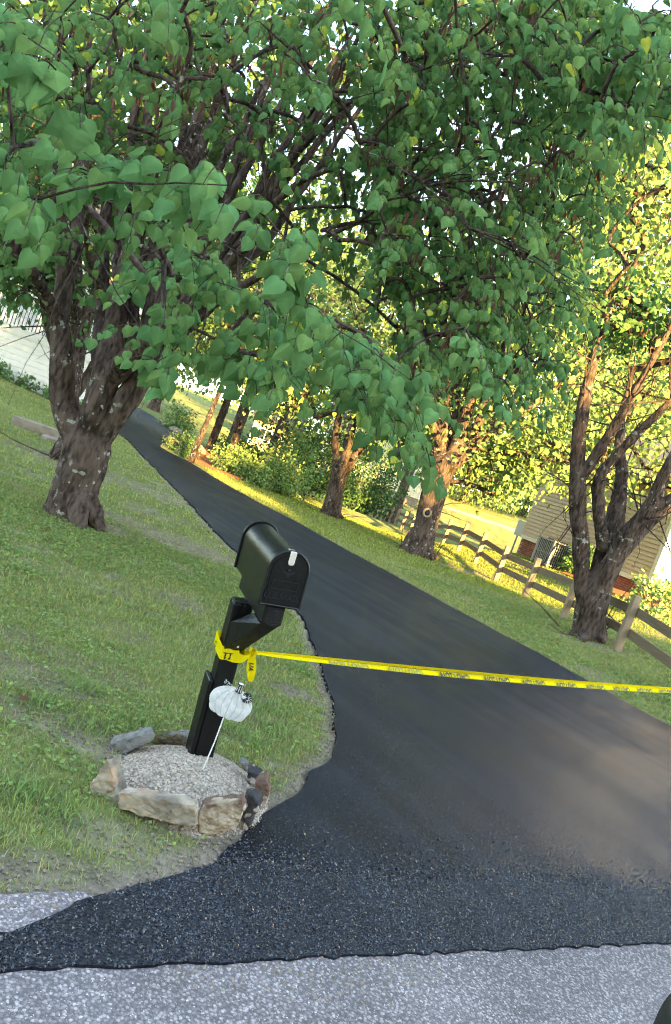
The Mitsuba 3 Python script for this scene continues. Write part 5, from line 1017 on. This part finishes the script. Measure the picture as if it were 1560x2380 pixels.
# mulch and rocks in the driveway bend
mpq = [at(*q, Y)[:2] for q, Y in (((395, 1040), 26.5), ((440, 1068), 23.6), ((500, 1095), 22.6), ((560, 1118), 23.2), ((560, 1075), 27.5), ((500, 1040), 33), ((440, 1025), 33))]
bp_ = sg.Polygon(mpq).convex_hull.difference(full.buffer(.1)); bp_ = max(bp_.geoms, key=lambda g: g.area) if bp_.geom_type != 'Polygon' else bp_
structure('mulch_bed', drape(bp_, .25, .06, amp=.08), 'm_mulch', 'leaf-strewn mulch bed at the driveway bend', smooth=30)
for k, (qx, qy, Y) in enumerate(((396, 1036, 27), (404, 1044, 26.4), (414, 1050, 25.8), (425, 1055, 25), (395, 985, 41), (402, 990, 40), (409, 994, 39), (416, 998, 38), (424, 1002, 37), (432, 1006, 36), (455, 1040, 30), (462, 1046, 29))):
    p = at(qx, qy, Y); p[2] = float(hz(p[0], p[1])); m = trimesh.creation.icosphere(2, 1.0); V = np.array(m.vertices); V = V * (1 + .5 * (meshkit.fbm(V * 1.6 + k * 7, 3, seed=k)[:, None] - .5)) * [.30, .22, .2]
    single('edging_stone', trimesh.Trimesh(V + p + [0, 0, .06], m.faces, process=False), 'm_stone', ORD[k] + ' pale stone ' + ('from the tip of the bend bed' if k < 4 else 'in the far row across the bend' if k < 10 else 'under the ivy trees'), 'stone', smooth=50, group='stones edging the bend bed')
# the path and small things on the far right lawn
pq = [at(q, r__, Y)[:2] for q, r__, Y in ((1036, 1177, 60), (1167, 1221, 58), (1300, 1268, 56))]
structure('path', drape(sg.LineString(pq).buffer(.9, cap_style='flat'), .5, .06), 'm_concrete', 'pale path crossing the far lawn', smooth=30)
sp = thing('pole_sign', 'pale blank rounded panel on a thin grey pole left of the tan house', 'sign'); sb_ = at(1188, 1285, 29); sz = float(hz(sb_[0], sb_[1])); tp_ = at(1210, 1228, 29)
put(f'{sp}__pole', tube([[tp_[0], tp_[1] + .06, sz - .1], [tp_[0], tp_[1] + .06, tp_[2] + .2]], .035, 8), 'm_grey_metal'); put(f'{sp}__panel', box(tp_, [[1, 0, 0], [0, 1, 0], [0, 0, 1]], (.17, .02, .30)), 'm_white_paint')
# fallen leaves on the grass
fq = [(1415, 1552), (1425, 1556), (480, 1243), (412, 1275), (45, 1640), (1290, 1500), (1180, 1420), (110, 1240)]
for k, q_ in enumerate(fq):
    p = gnd(*q_); tv, tf = HEARTS[k % 4]; a = rng.uniform(0, 6.28); M = np.eye(4); M[:3, :3] = np.stack(frames(np.array([[math.cos(a), math.sin(a), .15]]), np.array([[.2, -.3, 1.0]]))).squeeze().T * .048; M[:3, 3] = p + [0, 0, .05]
    key = thing('fallen_leaf', 'dry brown leaf lying ' + ('on the grass below the rightmost tree, left one of two', 'on the grass below the rightmost tree, right one of two', 'on the bare earth right of the big trunk', 'on the grass just below the big trunk', 'on the grass at the left edge near the bare patch', 'on the right verge left of the rightmost tree', 'on the right verge halfway along the fence', 'on the grass left of the big trunk')[k], 'leaf')
    scene[key] = {**mikit.ply((tv, tf), 'm_leaf', smooth=True, color=np.repeat([[.17, .09, .055]], len(tv), 0)), 'to_world': T(M)}

# ------------------------------------------------------------------ the car the picture was taken from: its wing mirror shows at lower right
car = thing('car_door', 'dark blurred wing mirror of a car at the lower right corner', 'car')
mc = CAM + ray(1738, 2540) * .62; mm = trimesh.creation.icosphere(4, 1.0); V = np.array(mm.vertices); V = np.sign(V) * np.abs(V) ** .62
e3 = np.r_[RE, 0]; n3 = np.r_[RN, 0]
V = mc + np.outer(V[:, 0] * .055, e3) + np.outer(V[:, 1] * .075, n3) + np.outer(V[:, 2] * .062, [0, 0, 1])
put(f'{car}__mirror', trimesh.Trimesh(V, mm.faces, process=False), 'm_car', smooth=True)
put(f'{car}__mirror__arm', tube([mc - n3 * .05 - np.array([0, 0, .04]), mc - n3 * .15 - np.array([0, 0, .075])], [.03, .035], 10), 'm_car', smooth=40)
dc = mc - n3 * .17; dc[2] = .72; dc = dc - e3 * .75
put(f'{car}__panel', cbox(dc, [e3, n3, [0, 0, 1]], (.85, .035, .36), .03), 'm_car', smooth=30); put(f'{car}__panel__handle', cbox(dc - e3 * .55 + n3 * .05 + np.array([0, 0, .22]), [e3, n3, [0, 0, 1]], (.1, .015, .015), .006), 'm_car')

# ------------------------------------------------------------------ across the road, behind the camera: what keeps the near ground in shade
simple_house('brick_house', 'long low house across the road behind the camera', np.array([34., -21.]), np.array([-1.0, -.05]), 19, 8, 0, 5.5, .5, 'm_tan', 'm_concrete', 4.0, [(4, 2, .6, .6), (9, 2, .6, .6)])
for k, (x, y, hgt, rx) in enumerate(((17.3, -16.5, 10.2, 1.25), (14.8, -16.5, 6.8, 2.4), (8.6, -15, 11.5, 3.8), (3.6, -16, 12, 4.4), (-2.4, -15, 12, 4.5), (-8.5, -15, 11, 4.5))):
    bgtree('street_tree', ('first', 'second', 'third', 'fourth', 'fifth', 'sixth')[k] + ' broad shade tree from the long house in the row across the road', x, y, hgt, hgt * .55, (rx, 2.6, hgt * .47), 330, 30, .50, GREEN, 'shade trees across the road', r=.3, clump=.75, shell=.2)
